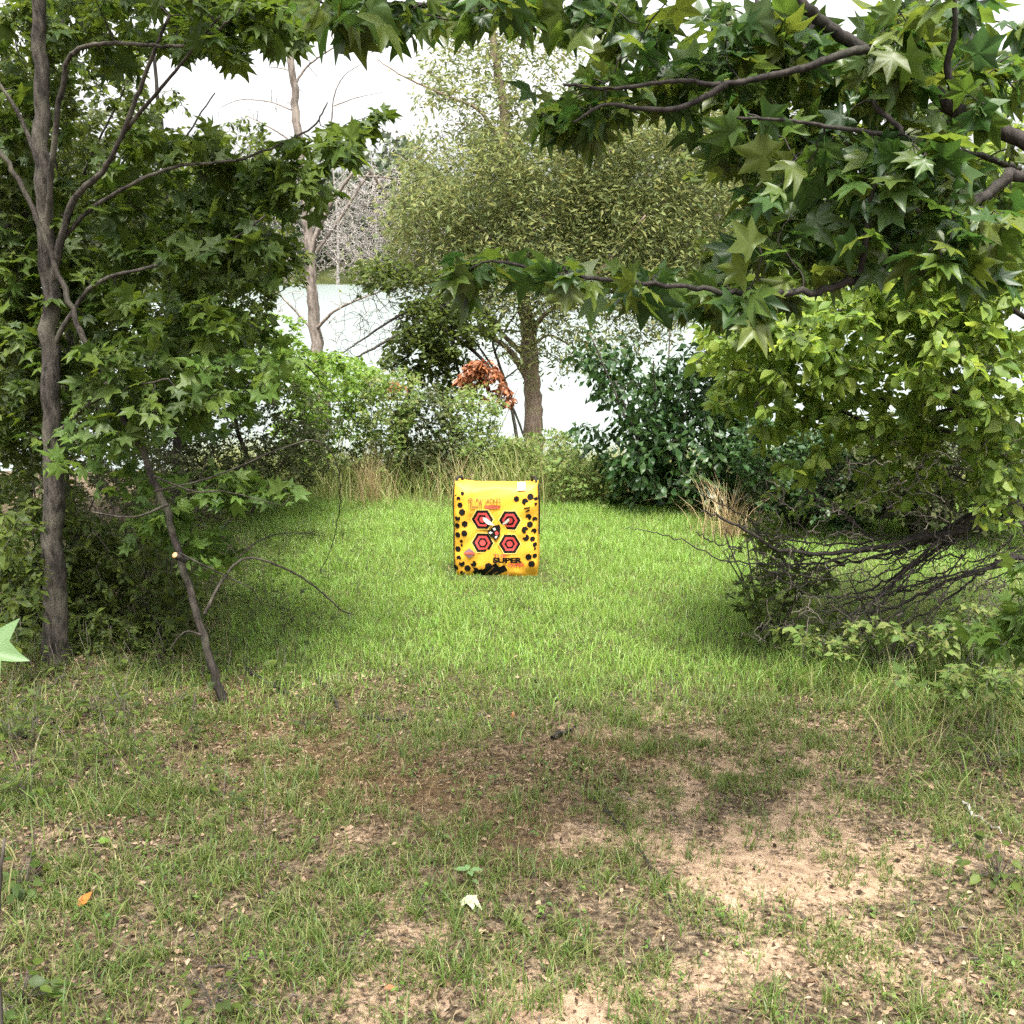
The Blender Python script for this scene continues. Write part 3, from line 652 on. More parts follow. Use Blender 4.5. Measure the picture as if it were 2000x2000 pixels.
M['gum_pale'] = leaf_mat('sweetgum_leaf_pale', [(.09, .16, .055), (.105, .18, .065)], trans=.25, tgain=1.2)
mb.build('foliage', M['gum_pale'], s_root)

# ------------------------------------------------------------------ ground masks
def gblob(x, y, px, py, rx, ry):
    c = G(px, py); ex = np.abs(G(px + rx, py)[0] - c[0]); ey = abs(G(px, max(py - ry, 700))[1] - c[1])
    return np.exp(-(((x - c[0]) / ex) ** 2 + ((y - c[1]) / ey) ** 2))

BARE = [(1620, 1600, 200, 110, 1.0), (1500, 1500, 200, 40, .7), (1600, 1720, 190, 90, 1.0), (1250, 1760, 160, 50, .75), (1400, 1700, 160, 60, .6), (1150, 1960, 300, 60, .9), (1450, 1900, 220, 60, .9), (1700, 1860, 180, 60, .7),
        (1400, 1380, 60, 20, .7), (1150, 1640, 150, 40, .6), (750, 1960, 150, 40, .35), (1450, 1440, 170, 40, .8), (1280, 1390, 90, 25, .5), (1620, 1420, 120, 25, .5), (1850, 1950, 150, 60, .5), (1250, 1540, 150, 40, .4)]
BROWN = [(850, 1540, 330, 60, .6), (1050, 1650, 200, 50, .5), (1180, 1460, 150, 40, .5), (500, 1400, 200, 60, .5), (430, 1340, 120, 40, .9), (650, 1480, 200, 60, .35)]
def bare_mask(x, y):
    m = 0
    for b_ in BARE: m = m + b_[4] * gblob(x, y, *b_[:4])
    n = fbm(x * 3.2, y * 3.2, 21, 5)
    m = np.clip(m, 0, 1.0) * .52 + 1.1 * (n - .58) + .8 * (fbm(x * 9, y * 9, 35, 4) - .5)
    return np.clip(m * 1.5, 0, 1) * (1 - sstep(4.6, 5.2, y))
def brown_mask(x, y):
    m = 0
    for b_ in BROWN: m = m + b_[4] * gblob(x, y, *b_[:4])
    return np.clip(np.clip(m, 0, 1) * (.5 + fbm(x * 2.5, y * 2.5, 41)), 0, 1)
def lawn_mask(x, y):
    # 1 in the open lawn, 0 in the worn foreground and under the trees
    wig = (fbm(x * .9, y * .9, 8) - .5)
    left = -1.40 - .235 * (y - 4.2)
    m = sstep(4.0, 5.3, y + wig * 1.2 - .15 * np.abs(x)) * (1 - sstep(10.0, 11.0, y + wig * .8)) * sstep(-.35, .35, x - left + wig * .8)
    return np.maximum(m, sstep(140, 150, y))

# ------------------------------------------------------------------ ground sheet
def axis(lo, hi, a, b_, fine, grow_=1.28):
    c = list(np.arange(a, b_ + 1e-6, fine)); s = fine
    while c[-1] < hi: s = min(s * grow_, 40); c.append(c[-1] + s)
    s = fine
    while c[0] > lo: s = min(s * grow_, 40); c.insert(0, c[0] - s)
    return np.array(c)
gx = axis(-700, 700, -5, 5, .045); gy = axis(-300, 1200, 1.0, 12.5, .045)
# keep far shoreline rows well placed
gy = np.unique(np.concatenate([gy, [20, 60, 100, 140, 148, 150, 152, 154, 156, 158, 165, 180]]))
XX, YY = np.meshgrid(gx, gy, indexing='ij')
ZZ = gz(XX, YY)
nx, ny = XX.shape
idx = np.arange(nx * ny).reshape(nx, ny)
F = np.stack([idx[:-1, :-1], idx[1:, :-1], idx[1:, 1:], idx[:-1, 1:]], -1).reshape(-1, 4)
mb = MB(); mb.add(np.stack([XX, YY, ZZ], -1), F)

def ground_mat():
    m, nt, out = new_mat('soil'); N = nt.nodes.new; L = nt.links.new
    tc = N('ShaderNodeTexCoord')
    def noise(s, d=5, r=.6):
        n = N('ShaderNodeTexNoise'); n.inputs['Scale'].default_value = s; n.inputs['Detail'].default_value = d; n.inputs['Roughness'].default_value = r
        L(tc.outputs['Object'], n.inputs[0]); return n
    def mix(f, a, b2):
        x = N('ShaderNodeMixRGB'); 
        if hasattr(f, 'links'): L(f, x.inputs[0])
        else: x.inputs[0].default_value = f
        L(a, x.inputs[1]); L(b2, x.inputs[2]); return x.outputs[0]
    a1 = N('ShaderNodeAttribute'); a1.attribute_name = 'bare'
    a2 = N('ShaderNodeAttribute'); a2.attribute_name = 'lawn'
    a3 = N('ShaderNodeAttribute'); a3.attribute_name = 'brown'
    duff = ramp(nt, [(.34, .018, .013, .009), (.47, .06, .043, .027), (.56, .15, .112, .072), (.7, .30, .22, .15)]); L(noise(38, 6, .7).outputs[0], duff.inputs[0])
    sand = ramp(nt, [(.33, .075, .05, .032), (.43, .26, .178, .118), (.56, .39, .275, .185), (.72, .50, .36, .25)]); L(noise(22, 8, .75).outputs[0], sand.inputs[0])
    green = ramp(nt, [(.38, .02, .026, .008), (.65, .10, .115, .035)]); L(noise(30, 5, .7).outputs[0], green.inputs[0])
    rust = ramp(nt, [(.36, .03, .018, .010), (.5, .10, .06, .026), (.68, .22, .14, .07)]); L(noise(34, 6, .7).outputs[0], rust.inputs[0])
    # break the sand edge with fine noise
    mm = N('ShaderNodeMath'); mm.operation = 'ADD'; L(a1.outputs['Fac'], mm.inputs[0])
    n4 = noise(55, 5, .7); sc = N('ShaderNodeMath'); sc.operation = 'MULTIPLY_ADD'; L(n4.outputs[0], sc.inputs[0]); sc.inputs[1].default_value = 2.6; sc.inputs[2].default_value = -1.42
    L(sc.outputs[0], mm.inputs[1])
    st = ramp(nt, [(.22, 0, 0, 0), (.62, 1, 1, 1)]); L(mm.outputs[0], st.inputs[0])
    c = mix(a3.outputs['Fac'], duff.outputs[0], rust.outputs[0])
    c = mix(a2.outputs['Fac'], c, green.outputs[0])
    c = mix(st.outputs[0], c, sand.outputs[0])
    p = N('ShaderNodeBsdfPrincipled'); p.inputs['Roughness'].default_value = .95; p.inputs['Specular IOR Level'].default_value = .15
    L(c, p.inputs['Base Color'])
    b2 = N('ShaderNodeBump'); b2.inputs['Strength'].default_value = .9; b2.inputs['Distance'].default_value = .02
    L(noise(60, 7, .75).outputs[0], b2.inputs['Height']); L(b2.outputs[0], p.inputs['Normal']); L(p.outputs[0], out.inputs[0])
    return m
ground = mb.build('ground', ground_mat(), None, True); tag(ground, kind='structure', label='worn grassy ground sloping gently down to the lake', cat='ground')
for nm_, fn in (('bare', bare_mask), ('lawn', lawn_mask), ('brown', brown_mask)):
    at = ground.data.attributes.new(nm_, 'FLOAT', 'POINT')
    at.data.foreach_set('value', np.clip(fn(XX.ravel(), YY.ravel()), 0, 1).astype(np.float32))

# ------------------------------------------------------------------ water
wm, nt, out = new_mat('lake_water')
p = nt.nodes.new('ShaderNodeBsdfPrincipled'); p.inputs['Base Color'].default_value = (.16, .19, .18, 1); p.inputs['Roughness'].default_value = .32; p.inputs['IOR'].default_value = 1.33; p.inputs['Specular IOR Level'].default_value = .9
tc = nt.nodes.new('ShaderNodeTexCoord'); mp = nt.nodes.new('ShaderNodeMapping'); mp.inputs['Scale'].default_value = (.8, 2.2, 1)
nt.links.new(tc.outputs['Object'], mp.inputs[0]); n = nt.nodes.new('ShaderNodeTexNoise'); n.inputs['Scale'].default_value = 2.2; n.inputs['Detail'].default_value = 5; nt.links.new(mp.outputs[0], n.inputs[0])
bp = nt.nodes.new('ShaderNodeBump'); bp.inputs['Strength'].default_value = .12; bp.inputs['Distance'].default_value = .06; nt.links.new(n.outputs[0], bp.inputs['Height']); nt.links.new(bp.outputs[0], p.inputs['Normal']); nt.links.new(p.outputs[0], out.inputs[0])
mb = MB(); mb.add([(-700, 13.5, WATER_Z), (700, 13.5, WATER_Z), (700, 170, WATER_Z), (-700, 170, WATER_Z)], [[0, 1, 2, 3]])
tag(mb.build('water', wm), kind='structure', label='pale calm lake reflecting the white sky', cat='water')

# ------------------------------------------------------------------ far wood (one mass)
mb = MB()
nt_ = 240
tx = rng.uniform(-150, 150, nt_); ty = rng.uniform(157, 195, nt_); th = rng.uniform(9, 21, nt_) - .02 * np.abs(tx); ty[::2] = rng.uniform(153.5, 157, len(ty[::2])); th[::2] *= .6; th[np.abs(tx + 25) < 14] += 4
for x, y, h in zip(tx, ty, th):
    if -10 < x < 6: h *= .8
    z0 = float(gz(x, y)); n = 240
    u = rng.random(n); rad = (1.2 + 2.8 * np.sin(np.clip(u, .05, 1) * math.pi) ** .7) * (.5 + .7 * rng.random(n)); a = rng.random(n) * 6.283
    pos = np.stack([x + rad * np.cos(a), y + rad * np.sin(a), z0 + h * (.02 + .98 * u)], -1)
    put_leaves(mb, WIDE, pos, rng.normal(size=(n, 3)), rng.normal(size=(n, 3)), rng.uniform(.9, 1.9, n))
    q = np.array([[x, y, z0 - .3], [x, y, z0 + h * .5], [x, y, z0 + h * .95]]); tubes(mb, q[None], np.array([[.25, .18, .05]]), 5)
tag(mb.build('far_wood', M['far']), kind='stuff', label='grey green wood on the far shore of the lake', cat='wood')
for n_, (px, top, wdt, lab) in enumerate([(440, 225, 60, 'bare grey tree on the far shore, leftmost of the row'), (505, 255, 55, 'bare grey tree on the far shore just left of the tall dead trunk'), (560, 290, 50, 'low bare grey tree on the far shore behind the tall dead trunk'),
        (660, 265, 70, 'bare grey tree on the far shore right of the tall dead trunk'), (735, 270, 70, 'bare grey tree on the far shore behind the broken pale limb'), (800, 300, 60, 'bare grey tree on the far shore left of the olive crown'), (860, 350, 60, 'bare grey tree on the far shore half hidden by the olive crown')]):
    d = 149.5 + 1.2 * (n_ % 3); c = P(px, 560, d); b0 = np.array([c[0], d, float(gz(c[0], d))])
    h_ = P(px, top, d)[2]
    st = [(np.array([b0, [c[0] + .3, d, (b0[2] + h_) * .5], [c[0] - .3, d, h_ - 1]]), .28, .08)]
    for a_ in range(7):
        z_ = b0[2] + (h_ - b0[2]) * (.2 + .1 * a_); sgn = 1 if a_ % 2 else -1; L_ = wdt / 2000 * d * (1.1 - .1 * a_)
        st.append((np.array([[c[0], d, z_], [c[0] + sgn * L_ * .5, d + rng.normal(), z_ + L_ * .4], [c[0] + sgn * L_, d + rng.normal(), z_ + L_ * (.55 + .4 * rng.random())]]), .13, .05))
    mid = (top + 560) / 2
    plant('bare_tree', lab, 'tree', b0, st, [(px, mid, wdt * 1.1, (560 - top) / 2, d - 3, d + 3, 260), (px, (mid + 560) / 2, wdt * 1.2, (560 - mid) / 2, d - 3, d + 3, 160)], None, None, M['deadwood'], k=.008, rtip=.028, twigmat=M['deadwood'], group='bare trees on the far shore', sides=6, bend=.25)
mb = MB(); n = 5000
put_leaves(mb, NARROW, np.stack([rng.uniform(-150, 150, n), rng.uniform(152.5, 156, n), np.full(n, WATER_Z)], -1), np.stack([rng.normal(size=n) * .2, rng.normal(size=n) * .2, np.ones(n)], -1), rng.normal(size=(n, 3)) * [1, 1, .1] + [0, -1, 0], rng.uniform(.5, 1.3, n))
tag(mb.build('reeds', M['straw']), kind='stuff', label='tan strip of reeds along the far shore', cat='reeds')

# ------------------------------------------------------------------ grass
def blades(mb, x, y, length, width, lean, K=3, z=None, curl=1.0):
    n = len(x); z = gz(x, y) if z is None else z
    a = rng.random(n) * 6.283; l = lean * (0.3 + rng.random(n)); wd = a + 1.57 + rng.normal(size=n) * .5
    dirx = np.cos(a); diry = np.sin(a)
    ts = np.linspace(0, 1, K)
    V = np.zeros((n, 2 * (K - 1) + 1, 3))
    for i, t in enumerate(ts):
        out_ = length * l * t ** (1 + curl * .8); up = length * np.sqrt(np.clip(1 - (l * t) ** 2 * .8, .04, 1)) * t
        cx = x + dirx * out_; cy = y + diry * out_; cz = z - .004 + up
        w = width * (1 - t ** 1.6) * .5
        if i < K - 1:
            V[:, 2 * i] = np.stack([cx - np.cos(wd) * w, cy - np.sin(wd) * w, cz], -1)
            V[:, 2 * i + 1] = np.stack([cx + np.cos(wd) * w, cy + np.sin(wd) * w, cz], -1)
        else: V[:, -1] = np.stack([cx, cy, cz], -1)
    b0 = (np.arange(n) * V.shape[1])[:, None]
    quads = np.concatenate([b0 + np.array([2 * i, 2 * i + 1, 2 * i + 3, 2 * i + 2]) for i in range(K - 2)]) if K > 2 else np.zeros((0, 4), int)
    tri = b0 + np.array([2 * (K - 2), 2 * (K - 2) + 1, 2 * (K - 1)])
    mb.add(V.reshape(-1, 3), quads, tri)

def scatter(n, x0, x1, y0, y1, fn):
    x = rng.uniform(x0, x1, n); y = rng.uniform(y0, y1, n)
    k = rng.random(n) < fn(x, y); return x[k], y[k]

def infrustum(x, y, m=.35):
    return np.abs(x) < y * .53 + m + 1.15

mb = MB()
x, y = scatter(330000, -4, 5.6, 3.9, 11.2, lambda x, y: lawn_mask(x, y) * infrustum(x, y) * (.45 + .75 * fbm(x * 3, y * 3, 77)))
tuft = .35 + 1.3 * fbm(x * 3.3, y * 3.3, 91) ** 1.2
tb0 = onground(972, 1116); tuft = tuft * np.where((np.abs(x - tb0[0]) < .38) & (y > tb0[1] - .42) & (y < tb0[1] + .2), .42, 1)
blades(mb, x, y, rng.uniform(.035, .10, len(x)) * tuft, rng.uniform(.003, .006, len(x)), .75)
tag(mb.build('lawn_grass', M['grass']), kind='stuff', label='bright short green grass of the open lawn', cat='grass')
mb = MB()
def fgd(x, y):
    cl = sstep(.34, .66, fbm(x * 6, y * 6, 55, 4))
    return np.clip((1 - lawn_mask(x, y) * .8) * (.10 + .90 * cl) * (1 - .52 * bare_mask(x, y)) * (1 - .4 * brown_mask(x, y)), 0, 1) * infrustum(x, y)
tx_, ty_ = scatter(66000, -4.6, 5.0, 1.0, 6.2, fgd)
nb = rng.integers(4, 13, len(tx_)); ti = np.repeat(np.arange(len(tx_)), nb); nB = len(ti)
tl = rng.uniform(.55, 1.25, len(tx_)) * (.6 + .8 * fbm(tx_ * 3, ty_ * 3, 12)); tl = tl * np.where(rng.random(len(tx_)) < .06, 1.7, 1)
x = tx_[ti] + rng.normal(size=nB) * .014; y = ty_[ti] + rng.normal(size=nB) * .014
blades(mb, x, y, rng.uniform(.02, .078, nB) * tl[ti], rng.uniform(.0026, .0058, nB), 1.0, K=4)
x, y = scatter(16000, -6, 6, 4, 11, lambda x, y: (1 - lawn_mask(x, y)) * infrustum(x, y, 1))
blades(mb, x, y, rng.uniform(.05, .14, len(x)), rng.uniform(.003, .006, len(x)), .8, K=4)
tag(mb.build('worn_grass', M['grass_fg']), kind='stuff', label='thin patchy olive grass in the worn foreground', cat='grass')
mb = MB()
x, y = scatter(150000, -4, 5, 1.0, 6.5, lambda x, y: np.clip(.25 + .8 * brown_mask(x, y) + .25 * fbm(x * 4, y * 4, 66), 0, 1) * (1 - .75 * lawn_mask(x, y)) * infrustum(x, y))
blades(mb, x, y, rng.uniform(.015, .055, len(x)), rng.uniform(.0015, .003, len(x)), 1.05, K=3)
x, y = scatter(25000, -4, 5, 4.5, 10.8, lambda x, y: lawn_mask(x, y) * infrustum(x, y) * sstep(.45, .7, fbm(x * 1.5, y * 1.5, 70)))
blades(mb, x, y, rng.uniform(.03, .06, len(x)), rng.uniform(.002, .004, len(x)), .9)
tag(mb.build('dead_grass', M['thatch']), kind='stuff', label='brown dead grass matted over the worn ground', cat='dead grass')
mb = MB()
x, y = scatter(140000, -4, 4.5, 1.0, 6.5, lambda x, y: np.clip(.2 + .6 * sstep(.4, .7, fbm(x * 2.2, y * 2.2, 101)) + .3 * sstep(-.4, -1.8, x - .2 * y), 0, 1) * (1 - .93 * lawn_mask(x, y)) * infrustum(x, y))
n = len(x); nzv = rng.normal(size=(n, 3)) * .45 + [0, 0, 1]
put_leaves(mb, [WIDE, NARROW, NARROW, OVAL2], np.stack([x, y, gz(x, y) + .006], -1), rng.normal(size=(n, 3)) * [1, 1, .25], nzv, np.minimum(rng.gamma(2.2, .007, n) + .005, .03))
tag(mb.build('leaf_litter', M['litter']), kind='stuff', label='small brown fallen leaf bits scattered on the worn ground', cat='leaf litter')
# longer grass at the edges
mb = MB()
def edge(x, y):
    r_ = sstep(.25, .9, x - (.85 + .12 * (y - 3.5)) + (fbm(x * 1.5, y * 1.5, 19) - .5)) * sstep(3.2, 3.8, y) * (1 - sstep(6.2, 7.2, y))
    l_ = sstep(.1, .9, -x - (.75 + .17 * (y - 3.0)) + (fbm(x * 1.5, y * 1.5, 29) - .5)) * sstep(2.2, 2.8, y)
    return np.clip(r_ * .9 + l_ * .28, 0, 1) * infrustum(x, y) * (.3 + .9 * fbm(x * 4, y * 4, 23))
x, y = scatter(80000, -4.5, 4.5, 2.2, 8, edge)
blades(mb, x, y, rng.uniform(.06, .20, len(x)) * (.5 + fbm(x * 2, y * 2, 99)) * (1 + .5 * sstep(.6, 1.4, x)), rng.uniform(.0035, .0065, len(x)), .95, K=4)
tag(mb.build('long_grass', M['grass_edge']), kind='stuff', label='longer rough grass along both shady edges of the clearing', cat='grass')
mb = MB()
x, y = scatter(36000, -3.8, 5.2, 9.9, 12.6, lambda x, y: sstep(9.9, 10.8, y + (fbm(x * 1.4, y * 1.4, 61) - .5) * 1.2) * (.3 + .8 * fbm(x * 2, y * 2, 7)))
blades(mb, x, y, rng.uniform(.2, .75, len(x)) * (.4 + fbm(x * 1.1, y * 1.1, 15)), rng.uniform(.005, .010, len(x)), .6, K=4)
tag(mb.build('tall_grass', M['tallgrass']), kind='stuff', label='tall weedy grass along the bank behind the lawn', cat='grass')

def low_plants(mb, x, y, hmax, size, tpl, nl=6):
    n = len(x); z = gz(x, y); h = hmax * (.25 + .75 * rng.random(n)) ; ti = np.repeat(np.arange(n), nl); N_ = n * nl
    a = rng.random(N_) * 6.283; f = .2 + .8 * rng.random(N_); rr = (.15 + .5 * rng.random(N_)) * h[ti] * .8
    ox = rng.normal(size=n) * .3; oy = rng.normal(size=n) * .3
    top = np.stack([x + ox * h, y + oy * h, z + h], -1); bot = np.stack([x, y, z - .01], -1)
    mb.cur = 0; tubes(mb, np.stack([bot, (top + bot) / 2 + np.stack([ox * .01, oy * .01, h * 0], -1), top], 1), np.full((n, 3), .0013), 3)
    pos = bot[ti] + (top - bot)[ti] * f[:, None] + np.stack([np.cos(a) * rr, np.sin(a) * rr, np.zeros(N_)], -1) * .6
    mb.cur = 1; put_leaves(mb, tpl, pos, np.stack([np.cos(a), np.sin(a), .25 * rng.normal(size=N_)], -1), rng.normal(size=(N_, 3)) * .35 + [0, 0, 1], size * rng.uniform(.5, 1.3, N_))
mb = MB()
def ug(x, y):
    l_ = sstep(-.15, .7, -x - (.80 + .10 * (y - 3.0)) + (fbm(x * 1.8, y * 1.8, 129) - .5) * 1.2) * sstep(2.9, 3.7, y)
    r_ = sstep(.3, .9, x - (1.25 + .10 * (y - 3.5)) + (fbm(x * 1.8, y * 1.8, 131) - .5)) * sstep(3.0, 3.6, y) * (1 - sstep(5.6, 6.6, y)) * .6
    return np.clip(l_ + r_, 0, 1) * infrustum(x, y) * (.15 + 1.1 * fbm(x * 3, y * 3, 133))
x, y = scatter(9000, -4.5, 4.5, 2.6, 8.5, ug)
low_plants(mb, x, y, .24, .042, [OVAL2, WIDE, NARROW], 7)
tag(mb.build('undergrowth', [M['twig'], M['small']]), kind='stuff', label='dark low weeds spreading under the trees along both edges', cat='undergrowth')
mb = MB()
x, y = scatter(5200, -3.5, 4.5, 2.0, 10.5, lambda x, y: np.clip(.25 + .75 * sstep(.45, .65, fbm(x * 1.6, y * 1.6, 151)), 0, 1) * infrustum(x, y) * (1 - bare_mask(x, y)))
low_plants(mb, x, y, .055, .018, [OVAL2, WIDE], 6)
tag(mb.build('lawn_weeds', [M['twig'], M['weed']]), kind='stuff', label='tiny broadleaf weeds mixed into the grass', cat='weeds')
mb = MB()
x, y = scatter(2600, -3.2, 3.6, 1.4, 5.6, lambda x, y: np.clip(.35 + .5 * fbm(x * 2, y * 2, 161), 0, 1) * infrustum(x, y) * (1 - .7 * lawn_mask(x, y)))
n = len(x); a = rng.random(n) * 6.283; L_ = rng.gamma(2.5, .016, n) + .01; z = gz(x, y) + .006; bx = rng.normal(size=n) * .2
q = np.stack([np.stack([x, y, z], -1), np.stack([x + np.cos(a + bx) * L_ * .5, y + np.sin(a + bx) * L_ * .5, z + .003 + .06 * L_], -1), np.stack([x + np.cos(a) * L_, y + np.sin(a) * L_, z + .004], -1)], 1)
tubes(mb, q, np.stack([rng.uniform(.001, .0026, n)] * 3, 1) * np.array([1, .85, .6]), 4)
tag(mb.build('twig_litter', M['twig']), kind='stuff', label='small broken twigs scattered over the worn ground', cat='twigs')

def clump(label, x, y, n, l0, l1, w, lean, mat, spread, name='grass_clump', bias=(0, 0), group=None):
    root = thing(name, label, 'grass clump', (x, y, float(gz(x, y))), group)
    mb = MB(); r = np.abs(rng.normal(size=n)) * spread; a = rng.random(n) * 6.283
    blades(mb, x + r * np.cos(a), y + r * np.sin(a), rng.uniform(l0, l1, n), rng.uniform(w * .6, w, n), lean, K=5)
    mb.build('blades', M[mat], root)
g = G(1420, 1050)
clump('tan dry straw clump at the right back edge of the lawn', g[0], g[1], 170, .25, .7, .007, .75, 'straw', .14)
g = P(725, 960, 10.2); clump('tan dry grass clump on the bank left of the target', g[0], 10.2, 130, .3, .75, .007, .4, 'straw', .14)
g = P(900, 950, 10.3); clump('sparse tall straw stems right behind the target', g[0], 10.3, 60, .3, .7, .006, .5, 'straw', .2)
g = G(340, 1560); clump('long bladed green grass clump in the left foreground', g[0], g[1], 60, .08, .22, .005, .9, 'grass_fg', .06)
g = G(230, 1590); clump('small loose grass clump at the left foreground edge', g[0], g[1], 45, .08, .20, .005, .9, 'grass_fg', .06)
g = G(1560, 1330); clump('lush green grass clump below the bare branches on the right', g[0], g[1], 110, .08, .22, .005, .8, 'grass', .12)
g = G(1750, 1390); clump('lush grass clump near the right edge above the bare soil', g[0], g[1], 90, .08, .2, .005, .85, 'grass', .12)
g = G(355, 1690); clump('dark green grass tuft in the left foreground shade', g[0], g[1], 28, .04, .09, .004, .7, 'grass_fg', .02)
g = G(1620, 1950); clump('small green grass tuft at the bottom right', g[0], g[1], 26, .04, .09, .004, .7, 'grass_fg', .02)
g = G(620, 1830); clump('small green grass tuft at the bottom left of center', g[0], g[1], 30, .04, .09, .004, .8, 'grass_fg', .03)

def weed(label, px, py, n, size, mat, r, tpl=OVAL):
    g_ = onground(px, py); root = thing('weed', label, 'weed', g_)
    mb = MB(); a = rng.random(n) * 6.283; rr = r * np.sqrt(rng.random(n)); h_ = rng.uniform(.01, .07, n) * (r / .08)
    pos = np.stack([g_[0] + rr * np.cos(a), g_[1] + rr * np.sin(a), g_[2] + h_], -1)
    q = np.stack([np.tile(g_ - [0, 0, .01], (n, 1)), (pos + g_) / 2 + [0, 0, .01], pos], 1); tubes(mb, q, np.full((n, 3), .0012), 4); mb.cur = 1
    put_leaves(mb, tpl, pos, np.stack([np.cos(a), np.sin(a), .2 * rng.normal(size=n)], -1), rng.normal(size=(n, 3)) * .3 + [0, -.2, 1], size * rng.uniform(.6, 1.2, n))
    mb.build('leaves', [M['twig'], M[mat]], root)
weed('dark green broadleaf weed at the left edge of the foreground, beside the long grass clump', 60, 1560, 26, .045, 'gum', .10)
weed('broadleaf weed at the left edge below the orange fallen leaf row', 50, 1730, 24, .05, 'gum', .10)
weed('bluish green weed in the bottom left corner', 40, 1960, 22, .05, 'gum', .09)
weed('small weed with round leaves just above the bottom edge, left of center', 420, 1960, 26, .035, 'small', .09)
weed('low weed under the left trees beside the straight trunk base', 190, 1400, 34, .05, 'small', .14)
weed('low weed left of the leaning trunk base', 330, 1390, 30, .045, 'small', .12)
weed('low weed at the left edge under the trees', 40, 1440, 34, .05, 'small', .14)
weed('small weed patch in the grass right of the leaning trunk base', 600, 1420, 26, .03, 'gum', .08)
weed('low broadleaf weed at the right edge beside the bare soil', 1930, 1500, 30, .045, 'small', .12)
weed('low weed at the right edge near the bottom', 1950, 1720, 28, .045, 'small', .11)

# ------------------------------------------------------------------ fallen sticks and single leaves
def stick(label, pts, r, lift=.012, name='fallen_stick', mat='bark_dark', twigs=0):
    w = np.array([onground(*p_) for p_ in pts]); w[:, 2] += lift
    q = catmull(w, 18); q[1:] += rng.normal(size=(17, 3)) * .004
    rr = np.linspace(r, r * .5, 18); mb = MB(); tubes(mb, q[None], rr[None], 8, .25)
    for i in range(twigs):
        k_ = 5 + 3 * i; e = q[k_] + rng.normal(size=3) * [.08, .08, .02] + [0, 0, .03]; tubes(mb, catmull([q[k_], e], 5)[None], np.linspace(r * .45, r * .2, 5)[None], 5)
    tag(mb.build(name, M[mat], None, True), label, 'stick', 'fallen sticks')
stick('long dark fallen stick right of the leaning trunk base', [(480, 1315), (560, 1360), (650, 1375)], .010, twigs=2)
stick('curved dark stick dropping off the end of the long stick', [(620, 1330), (645, 1360), (660, 1395)], .011)
stick('thin dark stick lying flat left of center', [(700, 1405), (760, 1408), (800, 1402)], .008, twigs=1)
stick('short thick black stick in the middle of the worn ground', [(1078, 1448), (1105, 1437), (1125, 1424)], .009)
stick('small dark stick on the bare soil right of center', [(1180, 1588), (1200, 1605), (1225, 1622)], .006, twigs=1)
stick('thin greenish stick lying on the bare soil, lower right of center', [(1245, 1655), (1290, 1730), (1330, 1800)], .004)
stick('thin grey stick at the left under the straight trunk', [(130, 1330), (60, 1370), (20, 1400)], .010, mat='bark')
stick('pale thin stick at the right edge of the worn ground', [(1880, 1580), (1905, 1610), (1960, 1640)], .005, mat='deadwood')
stick('pale curved stick near the right edge', [(1700, 1310), (1760, 1290), (1800, 1250)], .005, lift=.03, mat='deadwood')
def one_leaf(label, px, py, tpl, size, mat, ax, nz, name='fallen_leaf'):
    g_ = onground(px, py); mb = MB(); g_[2] += .02
    put_leaves(mb, tpl, g_[None] - nrm(np.array([ax])) * size * .3, np.array([ax], float), np.array([nz], float), np.array([size]))
    tag(mb.build(name, M[mat]), label, 'leaf')
one_leaf('orange fallen leaf in the grass at the lower left', 160, 1775, OVAL, .06, 'orange', (.3, .6, .5), (-.3, -.7, .4))
one_leaf('pale cream star leaf lying in the grass near the bottom center', 915, 1765, STAR, .085, 'pale', (.2, -1, .1), (0, -.4, 1))
one_leaf('yellow green fallen leaf in the left foreground grass', 197, 1655, OVAL, .05, 'small_light', (1, .2, .1), (0, -.4, 1))
one_leaf('small red fallen leaf at the bottom, left of center', 755, 1935, OVAL2, .035, 'rust', (1, .3, .1), (0, -.4, 1))
one_leaf('small red leaf upright in the grass below the lawn', 1002, 1410, OVAL2, .04, 'rust', (.1, 0, 1), (.2, -1, 0))
g = onground(925, 1735)
sr = thing('seedling', 'tiny pale green seedling above the pale star leaf', 'seedling', g)
mb = MB(); tubes(mb, catmull([g - [0, 0, .01], g + [-.01, 0, .03], g + [-.015, 0, .06]], 5)[None], np.full((1, 5), .0018), 5); mb.build('stem', M['small_light'], sr)
mb = MB(); put_leaves(mb, OVAL, np.array([g + [-.015, 0, .06]] * 4 + [g + [-.008, 0, .03]]), np.array([[1, 0, .3], [-1, .1, .3], [.3, -.8, .3], [-.2, .8, .2], [.7, -.5, .1]]), np.array([[0, 0, 1.]] * 5), np.array([.045, .045, .035, .035, .03])); mb.build('leaves', M['gum_pale'], sr)

# ------------------------------------------------------------------ archery target bag
W2, HT, TD = .300, .640, .15
tb = onground(972, 1116); YAW = math.radians(-4)
tgt = thing('archery_target', 'yellow bag archery target with red and black hexagon rings standing on the lawn', 'archery target', tb)
tgt.rotation_euler = (math.radians(-2), math.radians(-.5), YAW)

